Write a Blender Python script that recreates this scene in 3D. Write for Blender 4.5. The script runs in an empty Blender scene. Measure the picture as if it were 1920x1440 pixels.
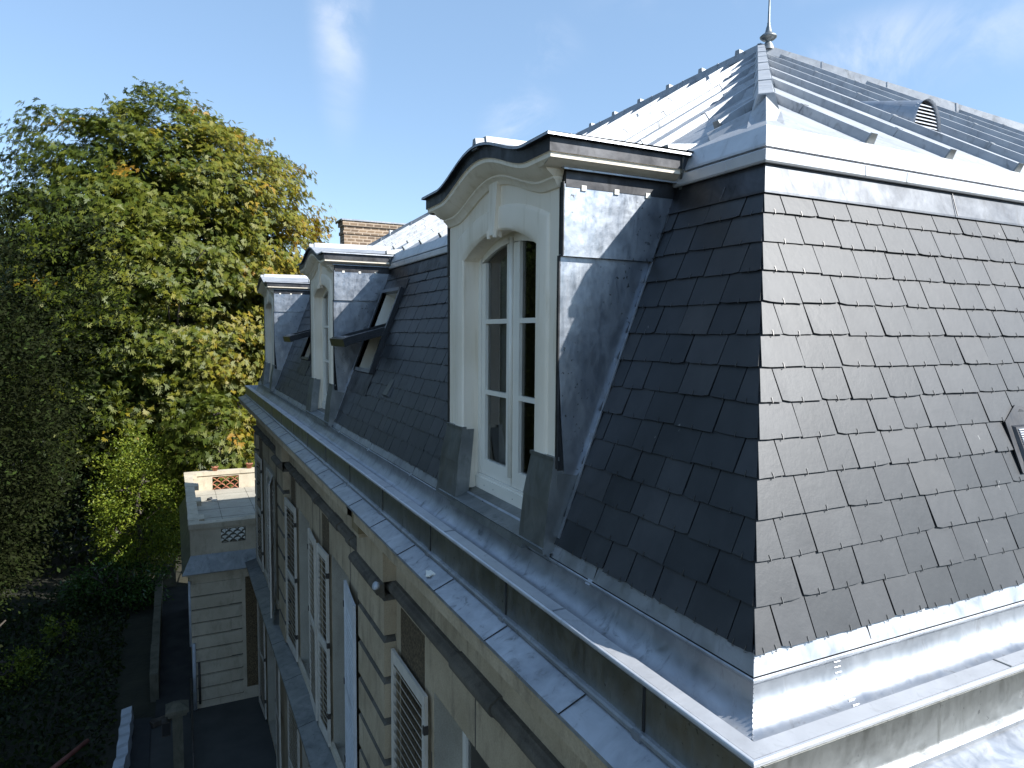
import bpy, math, random
import numpy as np
from mathutils import Vector, Matrix
random.seed(7); RNG = np.random.default_rng(11)
S = bpy.context.scene
COL = S.collection
R = math.radians

# ------------------------------------------------------------------ camera
YAW, PIT, ROL, FPX = 0.4584, 0.0725, 0.0078, 1290.6
CAMP = Vector((-2.4828, -2.3668, 1.533))
fw = Vector((math.sin(YAW)*math.cos(PIT), math.cos(YAW)*math.cos(PIT), -math.sin(PIT)))
r0 = Vector((math.cos(YAW), -math.sin(YAW), 0)); u0 = r0.cross(fw)
rr = math.cos(ROL)*r0 + math.sin(ROL)*u0; uu = -math.sin(ROL)*r0 + math.cos(ROL)*u0
cam = bpy.data.cameras.new('camera'); co = bpy.data.objects.new('camera', cam); COL.objects.link(co)
cam.sensor_width = 36; cam.lens = 36*FPX/1920; cam.clip_start = 0.05; cam.clip_end = 3000
co.matrix_world = Matrix(((rr.x, uu.x, -fw.x, CAMP.x), (rr.y, uu.y, -fw.y, CAMP.y), (rr.z, uu.z, -fw.z, CAMP.z), (0, 0, 0, 1)))
S.camera = co

# ------------------------------------------------------------------ light
SUN = Vector((1.0, -1.08, 1.14)).normalized()
sd = bpy.data.lights.new('sun', 'SUN'); sd.energy = 4.95; sd.angle = R(0.53); sd.color = (1, .98, .945)
so = bpy.data.objects.new('sun', sd); COL.objects.link(so)
so.rotation_euler = (-SUN).to_track_quat('-Z', 'Y').to_euler()
W = bpy.data.worlds.new('World'); S.world = W; W.use_nodes = True
nt = W.node_tree; nt.nodes.clear()
def N(nt, t, **k):
    n = nt.nodes.new(t)
    for a, b in k.items():
        if a in n.inputs: n.inputs[a].default_value = b
        else: setattr(n, a, b)
    return n
out = N(nt, 'ShaderNodeOutputWorld'); bg = N(nt, 'ShaderNodeBackground', Strength=0.12)
sky = N(nt, 'ShaderNodeTexSky', sky_type='NISHITA'); sky.sun_disc = False
sky.sun_elevation = math.asin(SUN.z); sky.sun_rotation = math.atan2(SUN.x, SUN.y)
sky.air_density = 1.0; sky.dust_density = 0.0; sky.ozone_density = 1.6
# thin high clouds: real directions in the sky dome
tc = N(nt, 'ShaderNodeTexCoord')
def cirrus(az, el, ax_az, ax_el, scale, seed, lo, hi):
    """soft patch of cirrus round direction (azimuth from +Y, elevation)"""
    c = Vector((math.sin(R(az))*math.cos(R(el)), math.cos(R(az))*math.cos(R(el)), math.sin(R(el))))
    ea = Vector((math.cos(R(az)), -math.sin(R(az)), 0)); eb = c.cross(ea)
    da = N(nt, 'ShaderNodeVectorMath', operation='DOT_PRODUCT'); da.inputs[1].default_value = ea/math.sin(R(ax_az))
    db = N(nt, 'ShaderNodeVectorMath', operation='DOT_PRODUCT'); db.inputs[1].default_value = eb/math.sin(R(ax_el))
    nt.links.new(tc.outputs['Generated'], da.inputs[0]); nt.links.new(tc.outputs['Generated'], db.inputs[0])
    cx = N(nt, 'ShaderNodeCombineXYZ'); nt.links.new(da.outputs['Value'], cx.inputs[0])
    sb = N(nt, 'ShaderNodeMath', operation='SUBTRACT'); nt.links.new(db.outputs['Value'], sb.inputs[0]); sb.inputs[1].default_value = c.dot(eb)/math.sin(R(ax_el))
    nt.links.new(sb.outputs[0], cx.inputs[1])
    ln = N(nt, 'ShaderNodeVectorMath', operation='LENGTH'); nt.links.new(cx.outputs[0], ln.inputs[0])
    mr = N(nt, 'ShaderNodeMapRange', interpolation_type='SMOOTHERSTEP'); nt.links.new(ln.outputs['Value'], mr.inputs['Value'])
    mr.inputs['From Min'].default_value = 1.0; mr.inputs['From Max'].default_value = 0.1
    no = N(nt, 'ShaderNodeTexNoise', Scale=scale, Detail=11.0, Roughness=0.62, Distortion=1.1); 
    mp = N(nt, 'ShaderNodeMapping'); mp.inputs['Location'].default_value = (seed, seed*1.7, 0)
    nt.links.new(tc.outputs['Generated'], mp.inputs[0]); nt.links.new(mp.outputs[0], no.inputs['Vector'])
    m2 = N(nt, 'ShaderNodeMapRange', interpolation_type='SMOOTHSTEP'); nt.links.new(no.outputs['Fac'], m2.inputs['Value'])
    m2.inputs['From Min'].default_value = lo; m2.inputs['From Max'].default_value = hi
    mu = N(nt, 'ShaderNodeMath', operation='MULTIPLY'); nt.links.new(mr.outputs[0], mu.inputs[0]); nt.links.new(m2.outputs[0], mu.inputs[1])
    return mu
CL = []
def add_cloud(*a, amt=1.0):
    m = cirrus(*a); k = N(nt, 'ShaderNodeMath', operation='MULTIPLY'); nt.links.new(m.outputs[0], k.inputs[0]); k.inputs[1].default_value = amt
    CL.append(k)
CLOUDS = [((12.5, 24.5, 2.9, 12.5, 5.0, 3.1, .30, .75), .50), ((26.8, 16.5, 4.2, 4.2, 6.0, 8.2, .38, .68), .50),
          ((50, 26, 20, 3.5, 4.0, 5.5, .35, .7), .50), ((56, 19.5, 12, 4.0, 4.0, 1.5, .35, .7), .45), ((27, 22, 6, 3, 7.0, 2.5, .42, .7), .25)]
for a, m in CLOUDS: add_cloud(*a, amt=m)
acc = CL[0]
for k in CL[1:]:
    mx = N(nt, 'ShaderNodeMath', operation='MAXIMUM'); nt.links.new(acc.outputs[0], mx.inputs[0]); nt.links.new(k.outputs[0], mx.inputs[1]); acc = mx
mix = N(nt, 'ShaderNodeMix', data_type='RGBA'); nt.links.new(acc.outputs[0], mix.inputs[0])
nt.links.new(sky.outputs[0], mix.inputs[6]); mix.inputs[7].default_value = (5.4, 5.6, 6.2, 1)
veil = N(nt, 'ShaderNodeMix', data_type='RGBA'); veil.inputs[0].default_value = .42; nt.links.new(sky.outputs[0], veil.inputs[6]); veil.inputs[7].default_value = (2.0, 3.2, 4.9, 1)
nt.links.new(veil.outputs[2], mix.inputs[6]); nt.links.new(mix.outputs[2], bg.inputs['Color']); nt.links.new(bg.outputs[0], out.inputs['Surface'])
S.view_settings.view_transform = 'Standard'; S.view_settings.look = 'None'
S.view_settings.exposure = 0.82; S.view_settings.gamma = 1.0
S.render.resolution_x = 1024; S.render.resolution_y = 768

# ------------------------------------------------------------------ materials
def mat(name):
    m = bpy.data.materials.new(name); m.use_nodes = True
    return m, m.node_tree, m.node_tree.nodes['Principled BSDF']
def noise(nt, scale, detail=5, rough=.55, dist=0, stretch=(1, 1, 1), src='Object'):
    t = N(nt, 'ShaderNodeTexCoord'); mp = N(nt, 'ShaderNodeMapping'); mp.inputs['Scale'].default_value = stretch
    n = N(nt, 'ShaderNodeTexNoise', Scale=scale, Detail=detail, Roughness=rough, Distortion=dist)
    nt.links.new(t.outputs[src], mp.inputs[0]); nt.links.new(mp.outputs[0], n.inputs['Vector']); return n
def ramp(nt, f, stops):
    r = N(nt, 'ShaderNodeValToRGB'); nt.links.new(f, r.inputs[0]); e = r.color_ramp.elements
    e[0].position, e[0].color = stops[0][0], (*stops[0][1], 1); e[1].position, e[1].color = stops[-1][0], (*stops[-1][1], 1)
    for p, c in stops[1:-1]:
        x = e.new(p); x.color = (*c, 1)
    return r
def mixc(nt, f, a, b, mode='MIX'):
    m = N(nt, 'ShaderNodeMix', data_type='RGBA', blend_type=mode)
    for s, i in ((f, 0), (a, 6), (b, 7)):
        if isinstance(s, (int, float)): m.inputs[i].default_value = s
        elif isinstance(s, tuple): m.inputs[i].default_value = (*s, 1)
        else: nt.links.new(s, m.inputs[i])
    return m.outputs[2]
def bump(nt, b, h, strength, dist=.01):
    n = N(nt, 'ShaderNodeBump', Strength=strength, Distance=dist); nt.links.new(h, n.inputs['Height']); nt.links.new(n.outputs[0], b.inputs['Normal']); return n
def attr(nt, name='rnd'):
    return N(nt, 'ShaderNodeAttribute', attribute_name=name).outputs['Fac']
M = {}
def simple(name, c1, c2, scale=6, rough=.7, metal=0, bs=.2, bd=.004, stretch=(1, 1, 1), spec=.5, detail=6):
    m, nt, b = mat(name); n = noise(nt, scale, detail, stretch=stretch)
    r = ramp(nt, n.outputs['Fac'], [(.3, c1), (.7, c2)]); nt.links.new(r.outputs[0], b.inputs['Base Color'])
    b.inputs['Roughness'].default_value = rough; b.inputs['Metallic'].default_value = metal; b.inputs['Specular IOR Level'].default_value = spec
    n2 = noise(nt, scale*7, 4); bump(nt, b, n2.outputs['Fac'], bs, bd); M[name] = m; return m

def zinc(name, c_lo, c_hi, r_lo, r_hi, stain=(.10, .10, .09), stain_amt=.5, spots=False, wav=.35, met=1):
    m, nt, b = mat(name)
    n = noise(nt, 2.2, 8, .62, 1.2); n2 = noise(nt, 9, 8, .65, .8, (1, 1, .35)); n3 = noise(nt, 38, 4)
    base = ramp(nt, n.outputs['Fac'], [(.28, c_lo), (.72, c_hi)]).outputs[0]
    sf = ramp(nt, n2.outputs['Fac'], [(.56, (0, 0, 0)), (.74, (stain_amt,)*3)]).outputs[0]
    c = mixc(nt, sf, base, stain)
    if spots:
        sp = noise(nt, 30, 3, .5); s2 = noise(nt, 2.5, 3)
        f = ramp(nt, sp.outputs['Fac'], [(.66, (0, 0, 0)), (.70, (1, 1, 1))]).outputs[0]
        g = ramp(nt, s2.outputs['Fac'], [(.45, (0, 0, 0)), (.6, (.8, .8, .8))]).outputs[0]
        ff = mixc(nt, 1.0, f, g, 'MULTIPLY'); c = mixc(nt, ff, c, (.05, .05, .045))
    nt.links.new(c, b.inputs['Base Color']); b.inputs['Metallic'].default_value = met
    rr_ = N(nt, 'ShaderNodeMapRange'); nt.links.new(n2.outputs['Fac'], rr_.inputs[0])
    rr_.inputs['From Min'].default_value = .3; rr_.inputs['From Max'].default_value = .7; rr_.inputs['To Min'].default_value = r_lo; rr_.inputs['To Max'].default_value = r_hi
    nt.links.new(rr_.outputs[0], b.inputs['Roughness'])
    w = noise(nt, 3.5, 3, .5); a = N(nt, 'ShaderNodeMath', operation='MULTIPLY_ADD'); nt.links.new(n3.outputs['Fac'], a.inputs[0]); a.inputs[1].default_value = .04
    nt.links.new(w.outputs['Fac'], a.inputs[2]); bump(nt, b, a.outputs[0], wav, .02); M[name] = m
zinc('zinc', (.27, .285, .31), (.47, .49, .52), .32, .58, (.09, .09, .085), .72, met=.78, wav=.22)
zinc('zinc_roof', (.32, .335, .36), (.48, .495, .51), .58, .76, stain_amt=.6, met=.58)
zinc('zinc_old', (.31, .315, .30), (.49, .495, .475), .27, .48, (.11, .11, .09), .7, True)
zinc('zinc_cheek', (.30, .33, .38), (.55, .58, .62), .28, .5, (.16, .17, .19), .6, True, .5)
zinc('zinc_base', (.19, .205, .21), (.33, .34, .335), .45, .62, (.12, .13, .12), .6)
zinc('zinc_pale', (.50, .51, .53), (.64, .65, .67), .38, .58, (.25, .25, .25), .5, met=.5, wav=.2)  # paler, less metallic zinc for the gutter lip and eave fascia
zinc('zinc_dull', (.06, .065, .075), (.15, .16, .175), .45, .6, (.07, .07, .07), .5, met=.6)
zinc('lead', (.035, .035, .037), (.12, .12, .125), .42, .6, (.03, .03, .03), .6)

# slate: each slate has its own tone
m, nt, b = mat('slate'); a = attr(nt)
c = ramp(nt, a, [(0, (.021, .024, .028)), (.5, (.029, .032, .036)), (.85, (.037, .040, .045)), (1, (.043, .044, .046))]).outputs[0]
n = noise(nt, 5, 8, .6, .5); c2 = ramp(nt, n.outputs['Fac'], [(.3, (.75, .76, .78)), (.7, (1.2, 1.18, 1.15))]).outputs[0]
c = mixc(nt, 1.0, c, c2, 'MULTIPLY')
sc = noise(nt, 26, 2, .5, 0, (1, 1, .12)); sf = ramp(nt, sc.outputs['Fac'], [(.775, (0, 0, 0)), (.79, (.5, .5, .5))]).outputs[0]
c = mixc(nt, sf, c, (.30, .30, .29)); nt.links.new(c, b.inputs['Base Color'])
ra = N(nt, 'ShaderNodeMath', operation='MULTIPLY_ADD'); nt.links.new(a, ra.inputs[0]); ra.inputs[1].default_value = .04; ra.inputs[2].default_value = .47
nt.links.new(ra.outputs[0], b.inputs['Roughness']); b.inputs['IOR'].default_value = 1.5; b.inputs['Specular IOR Level'].default_value = .5
n2 = noise(nt, 22, 8, .65); bump(nt, b, n2.outputs['Fac'], .35, .003); M['slate'] = m
simple('hook', (.16, .155, .15), (.26, .25, .24), 20, .4, 1, 0)
simple('cream', (.80, .71, .57), (.90, .81, .68), 1.6, .5, 0, .10, .004)
nt = M['cream'].node_tree; b = nt.nodes['Principled BSDF']; src = b.inputs['Base Color'].links[0].from_socket
n = noise(nt, 7, 8, .6, .3, (1.6, 1.6, .16)); g = ramp(nt, n.outputs['Fac'], [(.52, (1, 1, 1)), (.74, (.80, .77, .70))]).outputs[0]
nt.links.new(mixc(nt, 1.0, src, g, 'MULTIPLY'), b.inputs['Base Color'])
simple('white_paint', (.74, .705, .62), (.81, .775, .69), 3, .38, 0, .05)
simple('shutter_paint', (.52, .475, .40), (.64, .59, .51), 5, .6, 0, .2, .003)
simple('shutter_white', (.50, .52, .54), (.66, .68, .70), 4, .6, 0, .4, .004)
simple('black_gap', (.012, .012, .012), (.02, .02, .02), 4, .9)
simple('dark_metal', (.030, .033, .037), (.05, .052, .056), 8, .32, .3, .05)
simple('terracotta', (.36, .13, .07), (.50, .22, .13), 9, .8)
simple('iron', (.05, .045, .04), (.1, .09, .08), 12, .6, .5)
simple('pebble', (.07, .05, .03), (.30, .22, .12), 38, .95, 0, 1.0, .03)
simple('bark', (.045, .035, .028), (.10, .085, .07), 5, .95, 0, .6, .03, (1, 1, .25))
simple('asphalt', (.020, .020, .021), (.045, .045, .043), 1.6, .95)
simple('paving', (.045, .046, .044), (.075, .076, .07), 1.1, .9)
simple('soil', (.018, .020, .012), (.045, .042, .026), .8, .97, 0, .6, .05)
simple('plastic_white', (.40, .43, .47), (.52, .55, .6), 3, .5)
simple('rubber', (.012, .014, .018), (.025, .027, .03), 3, .7)
simple('red_pipe', (.16, .05, .04), (.22, .08, .06), 6, .6)
simple('room', (.10, .095, .09), (.13, .125, .12), 1, .9)
simple('curtain', (.26, .255, .24), (.34, .33, .31), 3, .9, 0, .3, .01, (1, 9, 1))

def stone(name, c1, c2, dark, amt, streak=.35, j=None):
    m, nt, b = mat(name)
    n = noise(nt, 1.3, 8, .6); n2 = noise(nt, 4.5, 8, .7, .4, (1, 1, streak)); n3 = noise(nt, 60, 4, .6)
    base = ramp(nt, n.outputs['Fac'], [(.3, c1), (.7, c2)]).outputs[0]
    f = ramp(nt, n2.outputs['Fac'], [(.5, (0, 0, 0)), (.72, (amt,)*3)]).outputs[0]
    c = mixc(nt, f, base, dark); g = ramp(nt, n3.outputs['Fac'], [(.3, (.85,)*3), (.7, (1.1,)*3)]).outputs[0]
    c = mixc(nt, 1.0, c, g, 'MULTIPLY')
    nt.links.new(c, b.inputs['Base Color']); b.inputs['Roughness'].default_value = .92; b.inputs['Specular IOR Level'].default_value = .25
    ad = N(nt, 'ShaderNodeMath', operation='ADD'); nt.links.new(n3.outputs['Fac'], ad.inputs[0]); nt.links.new(n2.outputs['Fac'], ad.inputs[1])
    bump(nt, b, ad.outputs[0], .5, .006); M[name] = m
stone('stone', (.35, .28, .185), (.50, .41, .285), (.15, .12, .085), .7)
stone('stone_pale', (.46, .40, .30), (.62, .55, .43), (.26, .22, .16), .6)
stone('stone_dark', (.075, .068, .056), (.17, .15, .12), (.035, .032, .028), .7, 1)
stone('stone_brown', (.20, .155, .085), (.27, .21, .12), (.13, .10, .055), .5)
stone('stone_dim', (.10, .095, .07), (.18, .165, .125), (.05, .055, .035), .7)  # darkened stone: the dimness of the courtyard is put into its colour
stone('plaster', (.34, .315, .255), (.44, .41, .34), (.2, .18, .15), .4)

m, nt, b = mat('brick'); t = N(nt, 'ShaderNodeTexCoord'); sx = N(nt, 'ShaderNodeSeparateXYZ'); nt.links.new(t.outputs['Object'], sx.inputs[0])
sb = N(nt, 'ShaderNodeMath', operation='SUBTRACT'); nt.links.new(sx.outputs[0], sb.inputs[0]); nt.links.new(sx.outputs[1], sb.inputs[1])
cb = N(nt, 'ShaderNodeCombineXYZ'); nt.links.new(sb.outputs[0], cb.inputs[0]); nt.links.new(sx.outputs[2], cb.inputs[1])
dn = noise(nt, 9, 3); dv = N(nt, 'ShaderNodeVectorMath', operation='MULTIPLY_ADD'); nt.links.new(dn.outputs['Color'], dv.inputs[0]); dv.inputs[1].default_value = (.016, .016, 0); nt.links.new(cb.outputs[0], dv.inputs[2])
bt = N(nt, 'ShaderNodeTexBrick', Scale=1.0); nt.links.new(dv.outputs[0], bt.inputs['Vector'])
bt.inputs['Brick Width'].default_value = .255; bt.inputs['Row Height'].default_value = .098; bt.inputs['Mortar Size'].default_value = .017; bt.inputs['Mortar Smooth'].default_value = .3
bt.inputs['Color1'].default_value = (.16, .11, .075, 1); bt.inputs['Color2'].default_value = (.27, .19, .12, 1); bt.inputs['Mortar'].default_value = (.46, .37, .28, 1)
bn = noise(nt, 3, 6); bc = ramp(nt, bn.outputs['Fac'], [(.35, (.75, .75, .75)), (.65, (1.1, 1.08, 1.05))]).outputs[0]
nt.links.new(mixc(nt, 1.0, bt.outputs['Color'], bc, 'MULTIPLY'), b.inputs['Base Color']); b.inputs['Roughness'].default_value = .9
bump(nt, b, bt.outputs['Fac'], -.6, .01); M['brick'] = m

m, nt, b = mat('glass'); nt.nodes.remove(b)
g = N(nt, 'ShaderNodeBsdfGlossy', Roughness=.015); tr = N(nt, 'ShaderNodeBsdfTransparent'); tr.inputs[0].default_value = (.82, .85, .84, 1)
fr = N(nt, 'ShaderNodeFresnel', IOR=1.5); mr = N(nt, 'ShaderNodeMath', operation='MULTIPLY_ADD'); nt.links.new(fr.outputs[0], mr.inputs[0]); mr.inputs[1].default_value = 1.5; mr.inputs[2].default_value = .02
mx = N(nt, 'ShaderNodeMixShader'); nt.links.new(mr.outputs[0], mx.inputs[0]); nt.links.new(tr.outputs[0], mx.inputs[1]); nt.links.new(g.outputs[0], mx.inputs[2])
nt.links.new(mx.outputs[0], nt.nodes['Material Output'].inputs[0]); M['glass'] = m

def leafmat(name, stops, spec=.35, trans=.35, rough=.5):
    """leaf colour from a per-leaf value plus a broad patchiness that belongs to the tree"""
    m, nt, b = mat(name); a = attr(nt)
    c = ramp(nt, a, stops).outputs[0]
    nt.links.new(c, b.inputs['Base Color']); b.inputs['Roughness'].default_value = rough; b.inputs['Specular IOR Level'].default_value = spec
    tl = N(nt, 'ShaderNodeBsdfTranslucent'); nt.links.new(c, tl.inputs[0])
    mx = N(nt, 'ShaderNodeMixShader'); mx.inputs[0].default_value = trans
    nt.links.new(b.outputs[0], mx.inputs[1]); nt.links.new(tl.outputs[0], mx.inputs[2]); nt.links.new(mx.outputs[0], nt.nodes['Material Output'].inputs[0])
    M[name] = m
leafmat('leaf_chestnut', [(0, (.040, .055, .008)), (.35, (.080, .110, .011)), (.62, (.165, .170, .014)), (.84, (.30, .225, .02)), (.95, (.36, .20, .02)), (1, (.34, .13, .02))])
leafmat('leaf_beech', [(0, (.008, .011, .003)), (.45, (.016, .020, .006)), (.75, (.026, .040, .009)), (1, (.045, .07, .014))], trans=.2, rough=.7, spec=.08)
leafmat('leaf_green', [(0, (.05, .085, .012)), (.5, (.10, .15, .016)), (.85, (.18, .23, .022)), (1, (.26, .29, .035))])
leafmat('leaf_laurel', [(0, (.02, .05, .012)), (.5, (.04, .09, .02)), (1, (.08, .14, .03))], trans=.15, rough=.25)
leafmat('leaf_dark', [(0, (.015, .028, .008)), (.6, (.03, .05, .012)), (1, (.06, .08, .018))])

# ------------------------------------------------------------------ builders
class MB:
    def __init__(s): s.v = []; s.f = []; s.m = []; s.t = []; s.mats = []; s.cur = 0; s.tone = .5; s.sm = []
        
    def use(s, name):
        if name not in s.mats: s.mats.append(name)
        s.cur = s.mats.index(name); return s
    def face(s, pts, smooth=False):
        k = len(s.v); s.v += [tuple(p) for p in pts]; s.f.append(tuple(range(k, k+len(pts)))); s.m.append(s.cur); s.t.append(s.tone); s.sm.append(smooth)
    def idx(s, verts, faces, smooth=False):
        k = len(s.v); s.v += [tuple(p) for p in verts]
        for f in faces: s.f.append(tuple(i+k for i in f)); s.m.append(s.cur); s.t.append(s.tone); s.sm.append(smooth)
    def hexa(s, c):   # 8 corners: bottom 4 ccw, top 4 ccw
        s.idx(c, [(3, 2, 1, 0), (4, 5, 6, 7), (0, 1, 5, 4), (1, 2, 6, 5), (2, 3, 7, 6), (3, 0, 4, 7)])
    def box(s, x0, x1, y0, y1, z0, z1):
        s.hexa([(x0, y0, z0), (x1, y0, z0), (x1, y1, z0), (x0, y1, z0), (x0, y0, z1), (x1, y0, z1), (x1, y1, z1), (x0, y1, z1)])
    def obox(s, o, ax, ay, az):   # oriented box from corner o with edge vectors
        o, ax, ay, az = map(Vector, (o, ax, ay, az))
        s.hexa([o, o+ax, o+ax+ay, o+ay, o+az, o+ax+az, o+ax+ay+az, o+ay+az])
    def prism(s, poly, d):        # poly: 3d points; extruded by vector d
        d = Vector(d); p = [Vector(q) for q in poly]; n = len(p)
        s.idx(p+[q+d for q in p], [tuple(range(n))[::-1], tuple(range(n, 2*n))]+[(i, (i+1) % n, (i+1) % n+n, i+n) for i in range(n)])
    def sweep(s, secs, mats=None, smooth=False, closed=False):
        n = len(secs[0])
        for a, b in zip(secs[:-1], secs[1:]):
            for i in range(n if closed else n-1):
                j = (i+1) % n
                if mats: s.use(mats[i])
                s.face([a[i], a[j], b[j], b[i]], smooth)
    def tube(s, pts, rad, n=8, caps=True):
        pts = [Vector(p) for p in pts]; rad = rad if isinstance(rad, (list, tuple)) else [rad]*len(pts); rings = []
        for i, p in enumerate(pts):
            t = (pts[min(i+1, len(pts)-1)]-pts[max(i-1, 0)]).normalized(); a = t.orthogonal().normalized() if i == 0 else (a-t*a.dot(t)).normalized()
            bb = t.cross(a); rings.append([p+(a*math.cos(2*math.pi*k/n)+bb*math.sin(2*math.pi*k/n))*rad[i] for k in range(n)])
        v = [q for r in rings for q in r]; f = [(i*n+k, i*n+(k+1) % n, (i+1)*n+(k+1) % n, (i+1)*n+k) for i in range(len(pts)-1) for k in range(n)]
        if caps: f += [tuple(range(n))[::-1], tuple(range((len(pts)-1)*n, len(pts)*n))]
        s.idx(v, f, True)
    def lathe(s, c, prof, n=24):
        c = Vector(c); v = []; f = []
        for r_, z in prof: v += [c+Vector((r_*math.cos(2*math.pi*k/n), r_*math.sin(2*math.pi*k/n), z)) for k in range(n)]
        for i in range(len(prof)-1): f += [(i*n+k, i*n+(k+1) % n, (i+1)*n+(k+1) % n, (i+1)*n+k) for k in range(n)]
        s.idx(v, f, True)
    def bar(s, p0, p1, up, wb, wt, h, base=0):   # trapezoid batten
        p0, p1, up = Vector(p0), Vector(p1), Vector(up).normalized(); d = (p1-p0).normalized(); sd_ = d.cross(up).normalized()
        q = lambda p: [p-sd_*wb/2+up*base, p+sd_*wb/2+up*base, p+sd_*wt/2+up*h, p-sd_*wt/2+up*h]
        a, b_ = q(p0), q(p1); s.idx(a+b_, [(0, 1, 2, 3), (7, 6, 5, 4), (0, 4, 5, 1), (1, 5, 6, 2), (2, 6, 7, 3), (3, 7, 4, 0)])
    def build(s, name, parent=None, weld=False):
        me = bpy.data.meshes.new(name)
        off = parent_world(parent) if parent else Vector((0, 0, 0))
        v = np.array(s.v, float) - np.array(off) if s.v else np.zeros((0, 3))
        me.from_pydata(v.tolist(), [], s.f)
        for k in s.mats: me.materials.append(M[k])
        me.polygons.foreach_set('material_index', s.m); me.polygons.foreach_set('use_smooth', s.sm)
        at = me.attributes.new('rnd', 'FLOAT', 'FACE'); at.data.foreach_set('value', s.t)
        if weld:
            import bmesh
            bm = bmesh.new(); bm.from_mesh(me); bmesh.ops.remove_doubles(bm, verts=bm.verts, dist=1e-4)
            for e in bm.edges:
                if len(e.link_faces) == 2 and e.calc_face_angle(0) > .55: e.smooth = False
            bm.to_mesh(me); bm.free()
        o = bpy.data.objects.new(name, me); COL.objects.link(o)
        if parent: o.parent = parent
        me.update(); return o
def parent_world(p):
    v = Vector((0, 0, 0))
    while p: v += p.location; p = p.parent
    return v
def tag(o, label=None, cat=None, group=None, kind=None):
    for k, x in (('label', label), ('category', cat), ('group', group), ('kind', kind)):
        if x: o[k] = x
    return o
def thing(name, loc, label, cat, group=None):
    o = bpy.data.objects.new(name, None); COL.objects.link(o); o.location = loc; o.empty_display_size = .3
    return tag(o, label, cat, group)
def copy_tree(o, parent=None):
    c = o.copy(); COL.objects.link(c); c.parent = parent
    for ch in list(o.children): copy_tree(ch, c)
    return c

# ------------------------------------------------------------------ the townhouse
HX, LY = 13.2, 20.9          # footprint of the slate base
INS, HS = .9666, 2.5         # mansard inset and height
SL = math.hypot(INS, HS); NR = 13; EXP = SL/NR; HK = INS/SL
B = thing('townhouse', (HX/2, LY/2, -10.5), 'large stone townhouse with dark slate mansard roof, cream dormers and zinc gutters', 'house')
def rect(d):  return [(-d, -d), (HX+d, -d), (HX+d, LY+d), (-d, LY+d)]
def ring(mb, prof, mats=None, smooth=False, sides=(0, 1, 2, 3)):
    """profile of (outward offset, z) swept round the rectangular house, mitred"""
    secs = [[(rect(d)[c][0], rect(d)[c][1], z) for d, z in prof] for c in range(4)]
    for sdn in sides:   # side 0: south, 1: east, 2: north, 3: west
        mb.sweep([secs[sdn], secs[(sdn+1) % 4]], mats, smooth)

DORM = [2.98, 10.62, 18.26]
SKYL = [(8.25, 9.35), (13.65, 14.75)]
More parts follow.
